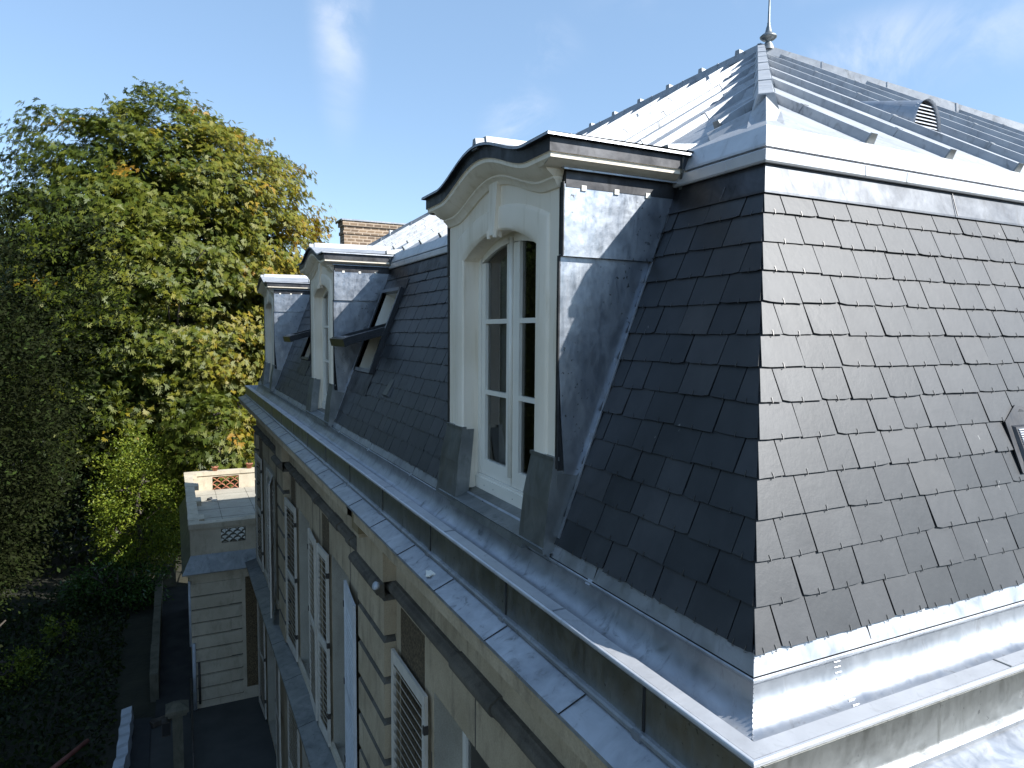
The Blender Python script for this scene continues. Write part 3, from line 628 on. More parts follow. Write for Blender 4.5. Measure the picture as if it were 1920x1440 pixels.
# --- dormers: part 'dormer' with sub-parts
def dormer(yc):
    def arch(u, w=.72, s=2.21, r=.19): return s+r*(1-(u/w)**2)
    def top(u): return 2.875+.20*math.cos(min(abs(u)/.88, 1)*math.pi/2)**1.6
    Y = lambda u: yc+u
    mb = MB().use('cream'); XB = .17; xs = list(np.linspace(-.72, .72, 17)); U0, U1 = -1.05, 1.09
    for a, b_ in zip(xs[:-1], xs[1:]):
        mb.face([(0, Y(b_), arch(b_)), (0, Y(a), arch(a)), (0, Y(a), 2.66+top(a)-2.875), (0, Y(b_), 2.66+top(b_)-2.875)], True)
        mb.face([(0, Y(a), arch(a)), (0, Y(b_), arch(b_)), (XB, Y(b_), arch(b_)), (XB, Y(a), arch(a))], True)
    for a, b_ in ((U0, -.72), (.72, U1)):
        mb.face([(0, Y(b_), .0), (0, Y(a), .0), (0, Y(a), 2.66), (0, Y(b_), 2.66)])
    mb.face([(0, Y(.72), .05), (XB, Y(.72), .05), (XB, Y(.72), 2.21), (0, Y(.72), 2.21)]); mb.face([(0, Y(-.72), .05), (0, Y(-.72), 2.21), (XB, Y(-.72), 2.21), (XB, Y(-.72), .05)])
    # raised architrave band round the opening with rounded outer edge
    def arch_pts(off):
        p = [(-.72-off, .55)]+[(-.72-off, z) for z in (1.2, 2.0)]
        for u in np.linspace(-.72, .72, 15): p.append((u*(1+off/.72), arch(u)+off*1.0))
        return p+[(.72+off, 2.0), (.72+off, 1.2), (.72+off, .55)]
    loops = [(.02, .0), (.02, .0)]
    pr = [(.0, .0), (.015, -.014), (.05, -.020), (.17, -.020), (.19, -.012), (.20, .0)]
    secs = [[(x_, Y(pt[0]), pt[1]) for pt in arch_pts(o_)] for o_, x_ in pr]
    mb.sweep(secs, None, True)
    # keystone
    mb.hexa([(-.055, Y(-.055), 2.36), (.02, Y(-.055), 2.34), (.02, Y(.055), 2.34), (-.055, Y(.055), 2.36), (-.034, Y(-.085), 2.80), (.02, Y(-.085), 2.80), (.02, Y(.085), 2.80), (-.034, Y(.085), 2.80)])
    mb.tube([(-.04, Y(-.06), 2.40), (-.045, Y(-.06), 2.335)], [.03, .018], 8); mb.tube([(-.04, Y(.06), 2.40), (-.045, Y(.06), 2.335)], [.03, .018], 8)
    d = mb.build('dormer', B, True)
    # cornice
    pf = [(.22, 0), (.222, -.018), (.185, -.024), (.185, -.115), (.172, -.118), (.170, -.148), (.150, -.165), (.125, -.20), (.085, -.225), (.062, -.235), (.062, -.25), (.045, -.262), (.028, -.285), (.018, -.305), (0, -.31)]
    mats = ['zinc', 'lead', 'lead']+['cream']*11
    us = np.linspace(U0, U1, 41); mb = MB()
    fo = lambda dd, dz: dd if dz > -.155 else dd*.30
    secs = [[(-dd, Y(U0)-fo(dd, dz), 2.875+dz) for dd, dz in pf]]+[[(-dd, Y(u), top(u)+dz) for dd, dz in pf] for u in us[1:-1]]+[[(-dd, Y(U1)+fo(dd, dz), 2.875+dz) for dd, dz in pf]]
    def skin(A_, B2, mt):
        for k in range(len(A_)-1): mb.use(mt[k]); mb.face([B2[k], A_[k], A_[k+1], B2[k+1]], True)
    for A_, B2 in zip(secs[:-1], secs[1:]): skin(A_, B2, mats)
    ps = pf[:6]+[(.135, -.160), (.10, -.178), (.06, -.186), (.0, -.188)]; ms = mats[:5]+['cream']*4
    for sg, uc in ((-1, U0), (1, U1)):
        Aa = [(-dd, Y(uc)+sg*dd, 2.875+dz) for dd, dz in ps[:6]]+[(-.17+.0*dd, Y(uc)+sg*dd, 2.875+dz) for dd, dz in ps[6:]]
        Bb = [(1.42, Y(uc)+sg*dd, 2.875+dz) for dd, dz in ps]
        if sg < 0: skin(Bb, Aa, ms)
        else: skin(Aa, Bb, ms)
        low = [(-dd, Y(uc)+sg*dd*.30, 2.875+dz) for dd, dz in pf[5:]]; bk = [(.012, y_, z_) for _, y_, z_ in low]
        mb.use('cream')
        for k in range(len(low)-1): mb.face([low[k], low[k+1], bk[k+1], bk[k]])
    mb.use('zinc'); mb.obox((-.03, Y(U0)-.115, 2.672), (1.02, 0, 0), (0, .10, .03), (0, 0, .012))    # lit drip ledge
    mb.use('lead'); mb.box(.015, 1.02, Y(U0)-.066, Y(U0)-.004, 2.565, 2.676)
    mb.use('white_paint')
    for x_ in (.14, .42, .70): mb.box(x_, x_+.04, Y(U0)-.072, Y(U0)-.04, 2.548, 2.585)
    mb.use('zinc_base'); mb.prism([(.93, Y(U0)-.20, 2.85), (.93, Y(U0)-.20, 2.74), (.99, Y(U0)-.12, 2.60), (1.12, Y(U0)-.04, 2.56), (1.3, Y(U0)-.04, 2.85)], (0, .03, 0))
    mb.build('dormer_cornice', d, True)
    # roof skin with rolls
    mb = MB().use('zinc_roof'); uu_ = [U0-.22]+list(us)+[U1+.22]
    zz = [2.878]+[top(u)+.003 for u in us]+[2.878]
    for a, b_, za, zb in zip(uu_[:-1], uu_[1:], zz[:-1], zz[1:]): mb.face([(-.22, Y(a), za), (-.22, Y(b_), zb), (1.6, Y(b_), zb+.02), (1.6, Y(a), za+.02)], True)
    mb.bar((-.12, Y(.0), top(0)), (1.3, Y(.0), top(0)+.02), (0, 0, 1), .13, .075, .085, -.02)
    mb.bar((-.21, Y(.0), top(0)-.01), (-.10, Y(.0), top(0)), (0, 0, 1), .10, .05, .07, -.02)
    mb.use('zinc_base'); mb.bar((.93, Y(U0)+.02, 2.87), (1.5, Y(U0)+.04, 2.95), (0, 0, 1), .15, .085, .11, -.03)
    mb.build('dormer_roof', d, True)
    # cheeks
    kx = INS/HS
    for sg, uc in ((-1, U0), (1, U1)):
        mb = MB().use('zinc_cheek'); yy = Y(uc)
        f = lambda pts, o_: [(x_, yy+sg*o_, z_) for x_, z_ in pts]
        low = [(.0, 2.10), (.0, 1.3), (.02, .95), (.055, .52), (.16, .50), (.20, .535), (kx*2.10-.02, 2.10)]
        mb.prism(f(low, .012), (0, sg*.014, 0))
        mb.use('zinc_cheek'); mb.prism(f([(.0, 2.585), (.0, 2.085), (kx*2.085-.015, 2.085), (kx*2.585-.03, 2.585)], .052), (0, sg*.010, 0))
        mb.use('black_gap'); mb.prism(f([(.004, 2.58), (.004, 2.10), (kx*2.10, 2.10), (kx*2.58, 2.58)], .0), (0, sg*.051, 0))
        mb.prism(f([(.003, 2.70), (.003, .0), (.03, 0), (kx*2.70, 2.70)], -.01), (0, sg*.0215, 0))
        mb.use('zinc_base'); mb.prism(f([(.0, .52), (.0, .02), (kx*.52+.005, .52)], .006), (0, sg*.012, 0))
        mb.use('zinc'); # flashing strip along the slates
        q = [(kx*z_-.004, z_) for z_ in (.05, 2.56)]
        mb.prism([(q[0][0], yy+sg*.012, q[0][1]), (q[1][0], yy+sg*.012, q[1][1]), (q[1][0]-.012, yy+sg*.062, q[1][1]+.005), (q[0][0]-.012, yy+sg*.062, q[0][1]+.005)], (-.01, 0, .004))
        for z_ in (.8, 1.35, 1.95, 2.3): mb.obox((kx*z_-.05, yy+sg*.026, z_-.02), (.04, 0, 0), (0, sg*.006, 0), (.01, 0, .03))
        mb.use('lead'); mb.box(-.012, .0, min(yy, yy+sg*.028), max(yy, yy+sg*.028), .56, 2.09); mb.box(-.004, .004, min(yy+sg*.03, yy+sg*.066), max(yy+sg*.03, yy+sg*.066), 2.09, 2.60)
        mb.build('dormer_cheek', d)
    # zinc boots round the foot of each pier
    for a, b_, oa, ob in ((U0, -.71, .03, .03), (.71, U1, .03, .16)):
        mb = MB().use('zinc_base'); t_ = .62; md = .31
        def lay(z, xo, o1, o2, back): return [(xo, Y(a)-o1, z), (back, Y(a)-o1, z), (back, Y(b_)+o2, z), (xo, Y(b_)+o2, z)]
        L0 = lay(-.06, -.115, .022+oa-.03, .035, .02); 
        if a > 0: L0 = lay(-.06, -.115, .05, .09, .02); L1 = lay(md, -.075, .035, .055, .06); L2 = lay(t_, -.022, .008, .012, .10)
        else: L1 = lay(md, -.075, .022, .03, .06); L2 = lay(t_, -.022, .008, .008, .10)
        mb.hexa(L0+L1); mb.hexa([(p[0]-(.004 if i in (0, 3) else 0), p[1], p[2]) for i, p in enumerate(L1)]+L2)
        mb.box(-.032, .02, Y(a)-.012, Y(b_)+.012, t_-.004, t_+.024)
        mb.build('pier_boot', d)
    # sill
    mb = MB().use('zinc_base'); mb.hexa([(-.13, Y(-.76), -.10), (.17, Y(-.76), -.10), (.17, Y(.76), -.10), (-.13, Y(.76), -.10), (-.10, Y(-.76), -.015), (.17, Y(-.76), .075), (.17, Y(.76), .075), (-.10, Y(.76), -.015)])
    mb.prism([(-.06, Y(U0-.03), -.12), (.02, Y(U0-.03), -.04), (.02, Y(U0-.03), -.13)], (0, U1-U0+.06, 0))
    mb.prism([(-.055, Y(-1.07), -.105), (-.125, Y(-1.07), -.02), (-.055, Y(-1.07), .0)], (0, 2.15, 0))
    mb.build('window_sill', d)
    # window
    X = .155; mb = MB().use('white_paint')
    ga = lambda u: 2.19+.13*(1-(u/.66)**2)
    for y0, y1 in ((.655, .722), (-.722, -.655)): mb.box(X-.008, X+.07, Y(y0), Y(y1), .20, 2.26)
    for a, b_ in zip(xs[:-1], xs[1:]):
        mb.face([(X-.008, Y(b_), ga(b_)+.07), (X-.008, Y(a), ga(a)+.07), (X-.008, Y(a), arch(a)+.02), (X-.008, Y(b_), arch(b_)+.02)])
    us2 = list(np.linspace(-.65, .65, 25))
    for a, b_ in zip(us2[:-1], us2[1:]):      # arched top rails
        mb.face([(X, Y(b_), ga(b_)), (X, Y(a), ga(a)), (X, Y(a), ga(a)+.085), (X, Y(b_), ga(b_)+.085)])
        mb.face([(X, Y(a), ga(a)), (X, Y(b_), ga(b_)), (X+.05, Y(b_), ga(b_)), (X+.05, Y(a), ga(a))])
    for y0, y1 in ((.57, .652), (-.652, -.57), (.012, .115), (-.13, -.004)): mb.box(X, X+.05, Y(y0), Y(y1), .20, 2.19 if max(abs(y0), abs(y1)) > .3 else 2.312)
    mb.tube([(X-.012, Y(.005), .28), (X-.012, Y(.005), 2.36)], .022, 8)
    for y0, y1 in ((.115, .57), (-.57, -.13)):
        mb.box(X+.001, X+.049, Y(y0), Y(y1), .20, .345)
        for z_ in (.985, 1.645): mb.box(X+.004, X+.046, Y(y0), Y(y1), z_-.02, z_+.022)
    mb.box(X-.035, X+.05, Y(-.722), Y(.722), .06, .17); mb.box(X-.02, X+.05, Y(-.722), Y(.722), .17, .197)
    mb.use('iron')
    for u in (-.5, -.1, .3, .5): mb.box(X-.037, X-.034, Y(u), Y(u+.008), .105, .113)
    w_ = mb.build('window_frame', d)
    mb = MB().use('glass'); 
    for y0, y1 in ((.115, .575), (-.575, -.125)):
        pts = [(X+.03, Y(y1), .33), (X+.03, Y(y0), .33)]+[(X+.03, Y(u), ga(u)+.01) for u in np.linspace(y0, y1, 8)]
        mb.face(pts)
    mb.build('window_pane', d)
    mb = MB().use('curtain')
    for y0, y1 in ((.40, .60), (-.60, -.42)):
        n = 8; mb.sweep([[(X+.16+.02*(k % 2), Y(y0+(y1-y0)*k/n), z_) for k in range(n+1)] for z_ in (.2, 2.4)], None, True)
    mb.use('room'); mb.box(1.5, 1.52, Y(-1.0), Y(1.0), -.2, 2.6); mb.face([(.2, Y(-1.02), 0.02), (1.6, Y(-1.02), .02), (1.6, Y(-1.02), 2.6), (.2, Y(-1.02), 2.6)]); mb.face([(.2, Y(1.03), 0.02), (1.6, Y(1.03), .02), (1.6, Y(1.03), 2.6), (.2, Y(1.03), 2.6)])
    mb.face([(.2, Y(-1.02), .1), (1.6, Y(-1.02), .1), (1.6, Y(1.03), .1), (.2, Y(1.03), .1)])
    mb.build('curtain', d)
    return d
D0 = dormer(DORM[0])
for yc in DORM[1:]:
    c = copy_tree(D0, B); c.location = D0.location+Vector((0, yc-DORM[0], 0))

# --- pivoting skylights
def skylight(a, b_):
    k = INS/HS; up = Vector((INS, 0, HS)).normalized(); nn = Vector((-HS, 0, INS)).normalized()
    P = lambda y, z, h: Vector((z*k, y, z))+nn*h
    za, zb = .88, 2.24; sa_, sb_ = za*SL/HS, zb*SL/HS
    Q = lambda y, s, h: Vector((0, y, 0))+up*s+nn*h
    mb = MB().use('dark_metal'); w_ = .06
    def bx(y0, y1, s0, s1, h0, h1): mb.hexa([Q(y0, s0, h0), Q(y1, s0, h0), Q(y1, s1, h0), Q(y0, s1, h0), Q(y0, s0, h1), Q(y1, s0, h1), Q(y1, s1, h1), Q(y0, s1, h1)])
    bx(a, a+w_, sa_, sb_, 0, .085); bx(b_-w_, b_, sa_, sb_, 0, .085); bx(a+w_, b_-w_, sa_, sa_+w_, 0, .07); bx(a+w_, b_-w_, sb_-w_, sb_, 0, .09)
    mb.use('lead'); bx(a-.07, a-.002, sa_-.05, sb_+.06, .018, .026); bx(b_+.002, b_+.07, sa_-.05, sb_+.06, .018, .026); bx(a-.08, b_+.08, sb_+.002, sb_+.15, .018, .03)
    bx(a-.05, b_+.05, sa_-.36, sa_-.004, .019, .027)
    mb.use('white_paint')    # lining of the shaft
    i0, i1, j0, j1 = a+w_, b_-w_, sa_+w_, sb_-w_
    for q in ([Q(i0, j0, .06), Q(i1, j0, .06), Q(i1, j0, -.3), Q(i0, j0, -.3)], [Q(i0, j0, .06), Q(i0, j0, -.3), Q(i0, j1, -.3), Q(i0, j1, .06)], [Q(i1, j0, .06), Q(i1, j1, .06), Q(i1, j1, -.3), Q(i1, j0, -.3)], [Q(i0, j1, .06), Q(i0, j1, -.3), Q(i1, j1, -.3), Q(i1, j1, .06)]): mb.face(q)
    mb.use('room'); mb.face([Q(i0, j0, -.3), Q(i1, j0, -.3), Q(i1, j1, -.3), Q(i0, j1, -.3)])
    fr_ = mb.build('skylight', B)
    # sash turned about its middle
    c_ = Q((a+b_)/2, (sa_+sb_)/2, .05); L_ = (sb_-sa_)-2*w_-.02; an = R(-192.5)
    d = Vector((math.cos(an), 0, -math.sin(an)*-1)).normalized(); d = Vector((-.965, 0, -.262)).normalized(); n2 = Vector((.262, 0, -.965))
    T = lambda y, s, h: c_+Vector((0, y-(a+b_)/2, 0))+d*s+n2*h
    mb = MB().use('dark_metal')
    def bt(y0, y1, s0, s1, h0, h1): mb.hexa([T(y0, s0, h0), T(y1, s0, h0), T(y1, s1, h0), T(y0, s1, h0), T(y0, s0, h1), T(y1, s0, h1), T(y1, s1, h1), T(y0, s1, h1)])
    h = L_/2; bt(i0, i0+.10, -h, h, -.05, .07); bt(i1-.10, i1, -h, h, -.05, .07); bt(i0+.10, i1-.10, h-.11, h, -.052, .065); bt(i0+.10, i1-.10, -h, -h+.11, -.05, .045)
    bt(i0-.01, i0+.004, -h+.1, h+.01, .02, .065); bt(i0-.02, i1+.02, h-.02, h+.04, -.04, .085); bt(i0+.1, i1-.1, -h+.1, h-.1, -.012, -.004)
    sh = mb.build('sash', fr_) ; mb = MB().use('glass'); mb.face([T(i0+.1, -h+.1, -.01), T(i1-.1, -h+.1, -.01), T(i1-.1, h-.1, -.01), T(i0+.1, h-.1, -.01)]); mb.build('glazing', fr_)
    return fr_
for a, b_ in SKYL: skylight(a, b_)
# stub of a slate tile vent on the dark slope
mb = MB().use('dark_metal'); mb.hexa([(.24, 7.0, .62), (.24, 7.28, .62), (.33, 7.28, .85), (.33, 7.0, .85), (.19, 7.03, .66), (.19, 7.25, .66), (.32, 7.22, .88), (.32, 7.06, .88)]); mb.build('tile_vent', B)
# --- brick chimney on the far end
mb = MB().use('brick'); mb.box(2.42, 5.05, 19.5, 20.1, 2.5, 5.0); mb.box(2.39, 5.08, 19.47, 20.13, 4.62, 4.72); mb.box(2.37, 5.10, 19.45, 20.15, 4.88, 5.03)
ch = mb.build('chimney', B); mb = MB().use('zinc'); mb.box(2.34, 5.13, 19.42, 20.18, 5.03, 5.075); mb.use('dark_metal'); mb.box(2.30, 2.34, 19.40, 20.2, 5.0, 5.06); mb.build('chimney_capping', ch)

# ------------------------------------------------------------------ small things lying on the ledges
mb = MB().use('white_paint'); rnd = random.Random(3); pts = [(-.53+.05*math.cos(t_)*rnd.uniform(.4, 1), 3.17+.10*math.sin(t_)*rnd.uniform(.4, 1)) for t_ in np.linspace(0, 5.6, 9)]
mb.prism([(x_, y_, -.545+.2*(x_+.53)) for x_, y_ in pts], (0, 0, .012)); tag(mb.build('plaster_scrap'), 'white scrap of plaster lying on the zinc ledge below the gutter', 'scrap')

# ------------------------------------------------------------------ side wing with roof terrace
PX0, PX1, PY0, PY1 = -2.13, .9, 21.05, 30.0
Wg = thing('terrace_wing', (-.8, 25, -10.5), 'low stone wing with a balustraded roof terrace past the far end of the facade', 'building')
mb = MB().use('stone_pale'); mb.box(PX0, PX1, PY0, PY1, -10.5, -6.28); mb.box(PX0-.06, PX1, PY0-.06, PY1+.06, -6.28, -6.12); mb.box(PX0-.14, PX1, PY0-.14, PY1+.14, -6.12, -6.03)
z = -6.4; k = 0     # raised quoin blocks
while z > -10.2:
    xr = PX0+(1.45 if k % 2 == 0 else 1.12); mb.hexa([(PX0-.03, PY0-.05, z-.39), (xr, PY0-.05, z-.39), (xr, PY0+.02, z-.39), (PX0-.03, PY0+.02, z-.39), (PX0-.03, PY0-.05, z-.02), (xr, PY0-.05, z-.02), (xr, PY0+.02, z), (PX0-.03, PY0+.02, z)])
    if k % 2: mb.box(xr+.02, PX0+1.45, PY0-.03, PY0+.02, z-.38, z-.01)
    mb.use('stone_dark'); mb.box(PX0-.01, PX0+1.47, PY0-.006, PY0+.01, z-.43, z-.39); mb.use('stone_pale'); z -= .43; k += 1
mb.build('stone_wall', Wg)
mb = MB().use('pebble'); mb.box(PX0+1.58, PX0+1.95, PY0-.012, PY0+.01, -10.1, -6.4); mb.build('pebble_panel', Wg)
mb = MB().use('zinc_base'); zo = .26; A_ = [(PX0-zo, PY0-zo), (PX1, PY0-zo), (PX1, PY1+zo), (PX0-zo, PY1+zo)]; I_ = [(PX0, PY0), (PX1, PY0), (PX1, PY1), (PX0, PY1)]
for i in (0, 2, 3): j = (i+1) % 4; mb.face([(*A_[i], -6.02), (*A_[j], -6.02), (*I_[j], -5.50), (*I_[i], -5.50)]); mb.face([(*A_[i], -6.05), (*A_[j], -6.05), (*A_[j], -6.02), (*A_[i], -6.02)])
for x_ in (-1.5, -.7): mb.obox((x_, PY0-zo, -6.018), (.02, 0, 0), (0, zo, .52), (0, 0, .02))
mb.build('zinc_apron', Wg)
mb = MB().use('plaster'); mb.box(PX0+.3, PX1, PY0+.3, PY1-.3, -5.5, -5.30); mb.use('stone_dark')
for x_ in (-1.0, .2): mb.box(x_, x_+.015, PY0+.3, PY1-.3, -5.30, -5.296)
for y_ in np.arange(PY0+1.2, PY1-1, 1.3): mb.box(PX0+.3, PX1, y_, y_+.02, -5.30, -5.2965)
mb.build('terrace_floor', Wg)
def para(x0, x1, y0, y1, hx0, hx1, hy):
    """parapet run with an opening; hy True: run along y"""
mb = MB().use('stone_pale'); T_ = .26
def run_x(y0, y1, o0, o1):    # run along x with opening o0..o1
    mb.box(PX0, o0, y0, y1, -5.5, -4.66); mb.box(o1, PX1, y0, y1, -5.5, -4.66); mb.box(o0, o1, y0, y1, -5.5, -5.20 if y0 < 25 else -5.33); mb.box(o0, o1, y0, y1, -4.74, -4.66)
run_x(PY0, PY0+T_, -1.24, -.50); run_x(PY1-T_, PY1, -1.07, .0)
ol = [(22.6, 24.0), (25.2, 26.6), (27.8, 29.0)]; yb = PY0+T_
for o0, o1 in ol+[(PY1-T_, None)]:
    mb.box(PX0, PX0+T_, yb, o0, -5.5, -4.66)
    if o1: mb.box(PX0, PX0+T_, o0, o1, -5.5, -5.25); yb = o1
# coping stones, with wider blocks over the piers
mb.box(PX0-.04, PX1, PY0-.04, PY0+T_+.06, -4.66, -4.50); mb.box(PX0-.04, PX1, PY1-T_-.05, PY1+.04, -4.66, -4.50)
mb.box(PX0-.04, PX0+T_+.02, PY0+T_+.061, PY1-T_-.051, -4.66, -4.505)
for y_ in (21.6, 24.2, 26.9, 29.2): mb.box(PX0-.05, PX0+T_+.18, y_, y_+.7, -4.67, -4.495)
mb.box(-.45, PX1, PY0-.05, PY0+T_+.14, -4.665, -4.49)
mb.build('parapet', Wg)
# fish-scale lattice of terracotta half pipes
def lattice(x0, x1, z0, z1, y0, matn):
    mb = MB().use(matn); nx = 3; w_ = (x1-x0)/nx; r_ = w_/2; row = 0; z = z0-.06
    while z < z1:
        for i in range(-1, nx+1):
            cx_ = x0+w_*(i+.5+(.5 if row % 2 else 0)); pts = []
            for a in np.linspace(.0, math.pi, 11):
                x_, zz = cx_+r_*math.cos(a), z+r_*.95*math.sin(a)
                if x0-.01 <= x_ <= x1+.01 and z0-.01 <= zz <= z1+.02: pts.append((x_, zz))
            if len(pts) > 1: mb.sweep([[(x_, y_, zz+dz) for x_, zz in pts for dz in (0,)] for y_ in (y0+.02, y0+.16)]); mb.sweep([[(x_*1, y0+.02, zz) for x_, zz in pts], [(x_+(cx_-x_)*.12, y0+.02, zz-(zz-z)*.12) for x_, zz in pts]]); mb.sweep([[(x_+(cx_-x_)*.12, y_, zz-(zz-z)*.12) for x_, zz in pts] for y_ in (y0+.02, y0+.16)])
        z += r_*.82; row += 1
    return mb.build('tile_lattice', Wg)
lattice(-1.07, .0, -5.33, -4.74, PY1-T_, 'terracotta'); lattice(-1.24, -.50, -5.20, -4.74, PY0, 'stone_dim')  # near lattice takes the darkened stone, its shade put into the colour
mb = MB().use('plastic_white'); mb.tube([(PX0-.06, PY0-.02, -6.3), (PX0-.06, PY0-.02, -8.4)], .04, 8); mb.tube([(PX0+.02, PY0-.10, -8.3), (PX0+.02, PY0-.10, -10.45)], .055, 10); mb.use('iron')
mb.tube([(PX0+.16, PY0-.08, -8.95), (PX0+.16, PY0-.10, -10.3)], .035, 8); mb.build('drainpipe', Wg)
def flower_pot(x_, y_, lab, h):
    o = thing('flower_pot', (x_, y_, -4.50), lab, 'flower pot', 'terracotta pots on the far parapet')
    mb = MB().use('terracotta'); mb.lathe((x_, y_, -4.50), [(0, 0), (.09, 0), (.13, h), (.15, h), (.15, h+.04), (.12, h+.04), (.11, h-.02), (0, h-.02)], 16); mb.build('pot', o)
    mb = MB().use('leaf_dark'); r_ = random.Random(x_)
    for k in range(40):
        p = Vector((x_+r_.uniform(-.13, .13), y_+r_.uniform(-.13, .13), -4.5+h+r_.uniform(0, .16))); d = Vector((r_.uniform(-1, 1), r_.uniform(-1, 1), r_.uniform(0, 1))).normalized()*.07; s_ = d.orthogonal().normalized()*.018
        mb.tone = r_.random(); mb.face([p, p+d*.5+s_, p+d, p+d*.5-s_])
    mb.build('foliage', o)
flower_pot(-.95, 29.87, 'terracotta flower pot near the open corner of the far terrace parapet', .15)
flower_pot(.45, 29.87, 'terracotta flower pot on the far terrace parapet close to the facade shutters', .19)
mb = MB().use('rubber'); mb.tube([(-1.36, 27.7, -5.25), (-1.20, 27.78, -5.24)], [.05, .07], 10); mb.use('white_paint'); mb.box(-1.22, -1.02, 27.5, 27.6, -5.296, -5.22)
tag(mb.build('work_glove'), 'small dark and white work glove lying on the terrace floor', 'glove')

# ------------------------------------------------------------------ ground
mb = MB().use('soil'); mb.face([(-1500, -1500, -10.55), (1500, -1500, -10.55), (1500, 1500, -10.55), (-1500, 1500, -10.55)]); tag(mb.build('ground'), kind='structure')
mb = MB().use('paving'); mb.box(-4.0, -.12, 6, 21.05, -10.56, -10.50); tag(mb.build('path'), kind='structure')
mb = MB().use('asphalt'); mb.box(-3.25, -2.14, 21.06, 33, -10.56, -10.49); tag(mb.build('pavement'), kind='structure')
gw = thing('garden_wall', (-3.3, 26, -10.5), 'low pale stone garden wall running away beside the terrace wing', 'wall')
mb = MB().use('stone_dim')
for k in range(9): mb.box(-3.42+random.uniform(-.01, .01), -3.16, 22.2+1.25*k, 22.2+1.25*k+1.22, -10.55, -9.62+random.uniform(-.01, .01))
mb.build('masonry', gw)
mb = MB().use('stone_dim'); mb.box(-3.5, -2.6, 33.3, 33.6, -10.55, -9.3); mb.use('stone_dark'); 
for k in range(4): mb.tube([(-3.42+.12*k, 33.25, -9.9), (-3.36+.12*k, 33.2, -9.5), (-3.3+.12*k, 33.25, -9.9)], .02, 6)
mb.build('end_block', gw)
gp = thing('gate_pier', (-2.6, 18.6, -10.5), 'square stone gate pier with a stepped cap in the dark courtyard', 'gate pier')
mb = MB().use('stone_dim'); mb.box(-2.74, -2.48, 17.9, 18.15, -10.5, -8.95); mb.build('shaft', gp)
mb = MB().use('stone_dim'); mb.box(-2.84, -2.38, 17.82, 18.23, -8.95, -8.85); mb.box(-2.90, -2.32, 17.76, 18.29, -8.85, -8.76); mb.hexa([(-2.90, 17.76, -8.76), (-2.32, 17.76, -8.76), (-2.32, 18.29, -8.76), (-2.90, 18.29, -8.76), (-2.7, 17.95, -8.62), (-2.52, 17.95, -8.62), (-2.52, 18.1, -8.62), (-2.7, 18.1, -8.62)]); mb.build('cap', gp)
mb = MB().use('iron'); mb.box(-3.0, -2.78, 17.85, 18.1, -9.45, -9.05); mb.use('black_gap'); mb.box(-2.985, -2.795, 17.845, 17.85, -9.42, -9.08); tag(mb.build('letter_box'), 'black letter box fixed against the stone gate pier', 'letter box')
mb = MB().use('iron')
mb.tube([(-2.28, 14.5, -9.4), (-2.22, 20.8, -9.35)], .03, 8)
for k in range(5): mb.tube([(-2.27+.01*k, 15+1.4*k, -10.5), (-2.27+.01*k, 15+1.4*k, -9.4)], .025, 6)
tag(mb.build('handrail'), 'dark iron handrail between the gate pier and the house wall', 'railing')
mb = MB().use('plastic_white'); n = 14
L1_ = [(-4.25+.06*math.sin(k*1.9)*.3+.10*math.sin(min(k/5, 1)*1.57), 17.2+k*.28, -10.30+.05*(k % 2)) for k in range(n)]
mb.sweep([[(x_, y_, z_) for x_, y_, z_ in L1_], [(x_+.02, y_, z_+.34) for x_, y_, z_ in L1_], [(x_+.30, y_, z_+.40) for x_, y_, z_ in L1_], [(x_+.34, y_, z_+.02) for x_, y_, z_ in L1_]])
tag(mb.build('plastic_sheet'), 'curled pale blue plastic sheet lying beside the black mat', 'sheet')
mb = MB().use('rubber'); mb.hexa([(-3.92, 17.6, -10.49), (-3.35, 17.7, -10.49), (-3.36, 21.0, -10.49), (-3.88, 21.0, -10.49), (-3.92, 17.6, -10.38), (-3.35, 17.7, -10.40), (-3.36, 21.0, -10.42), (-3.88, 21.0, -10.36)])
tag(mb.build('rubber_mat'), 'long black mat lying on the paving beside the pale plastic sheet', 'mat')
mb = MB().use('bark'); mb.hexa([(-3.3, 20.4, -10.49), (-2.35, 20.9, -10.49), (-2.42, 21.04, -10.49), (-3.4, 20.6, -10.49), (-3.3, 20.4, -10.33), (-2.35, 20.9, -10.33), (-2.42, 21.04, -10.33), (-3.4, 20.6, -10.33)])
tag(mb.build('timber_beam'), 'dark timber beam lying across the foot of the path', 'beam')
mb = MB().use('red_pipe'); mb.tube([(-5.9, 18.3, -10.1), (-4.9, 19.6, -10.0)], .065, 12); tag(mb.build('pipe'), 'dull red pipe lying in the dark undergrowth', 'pipe')

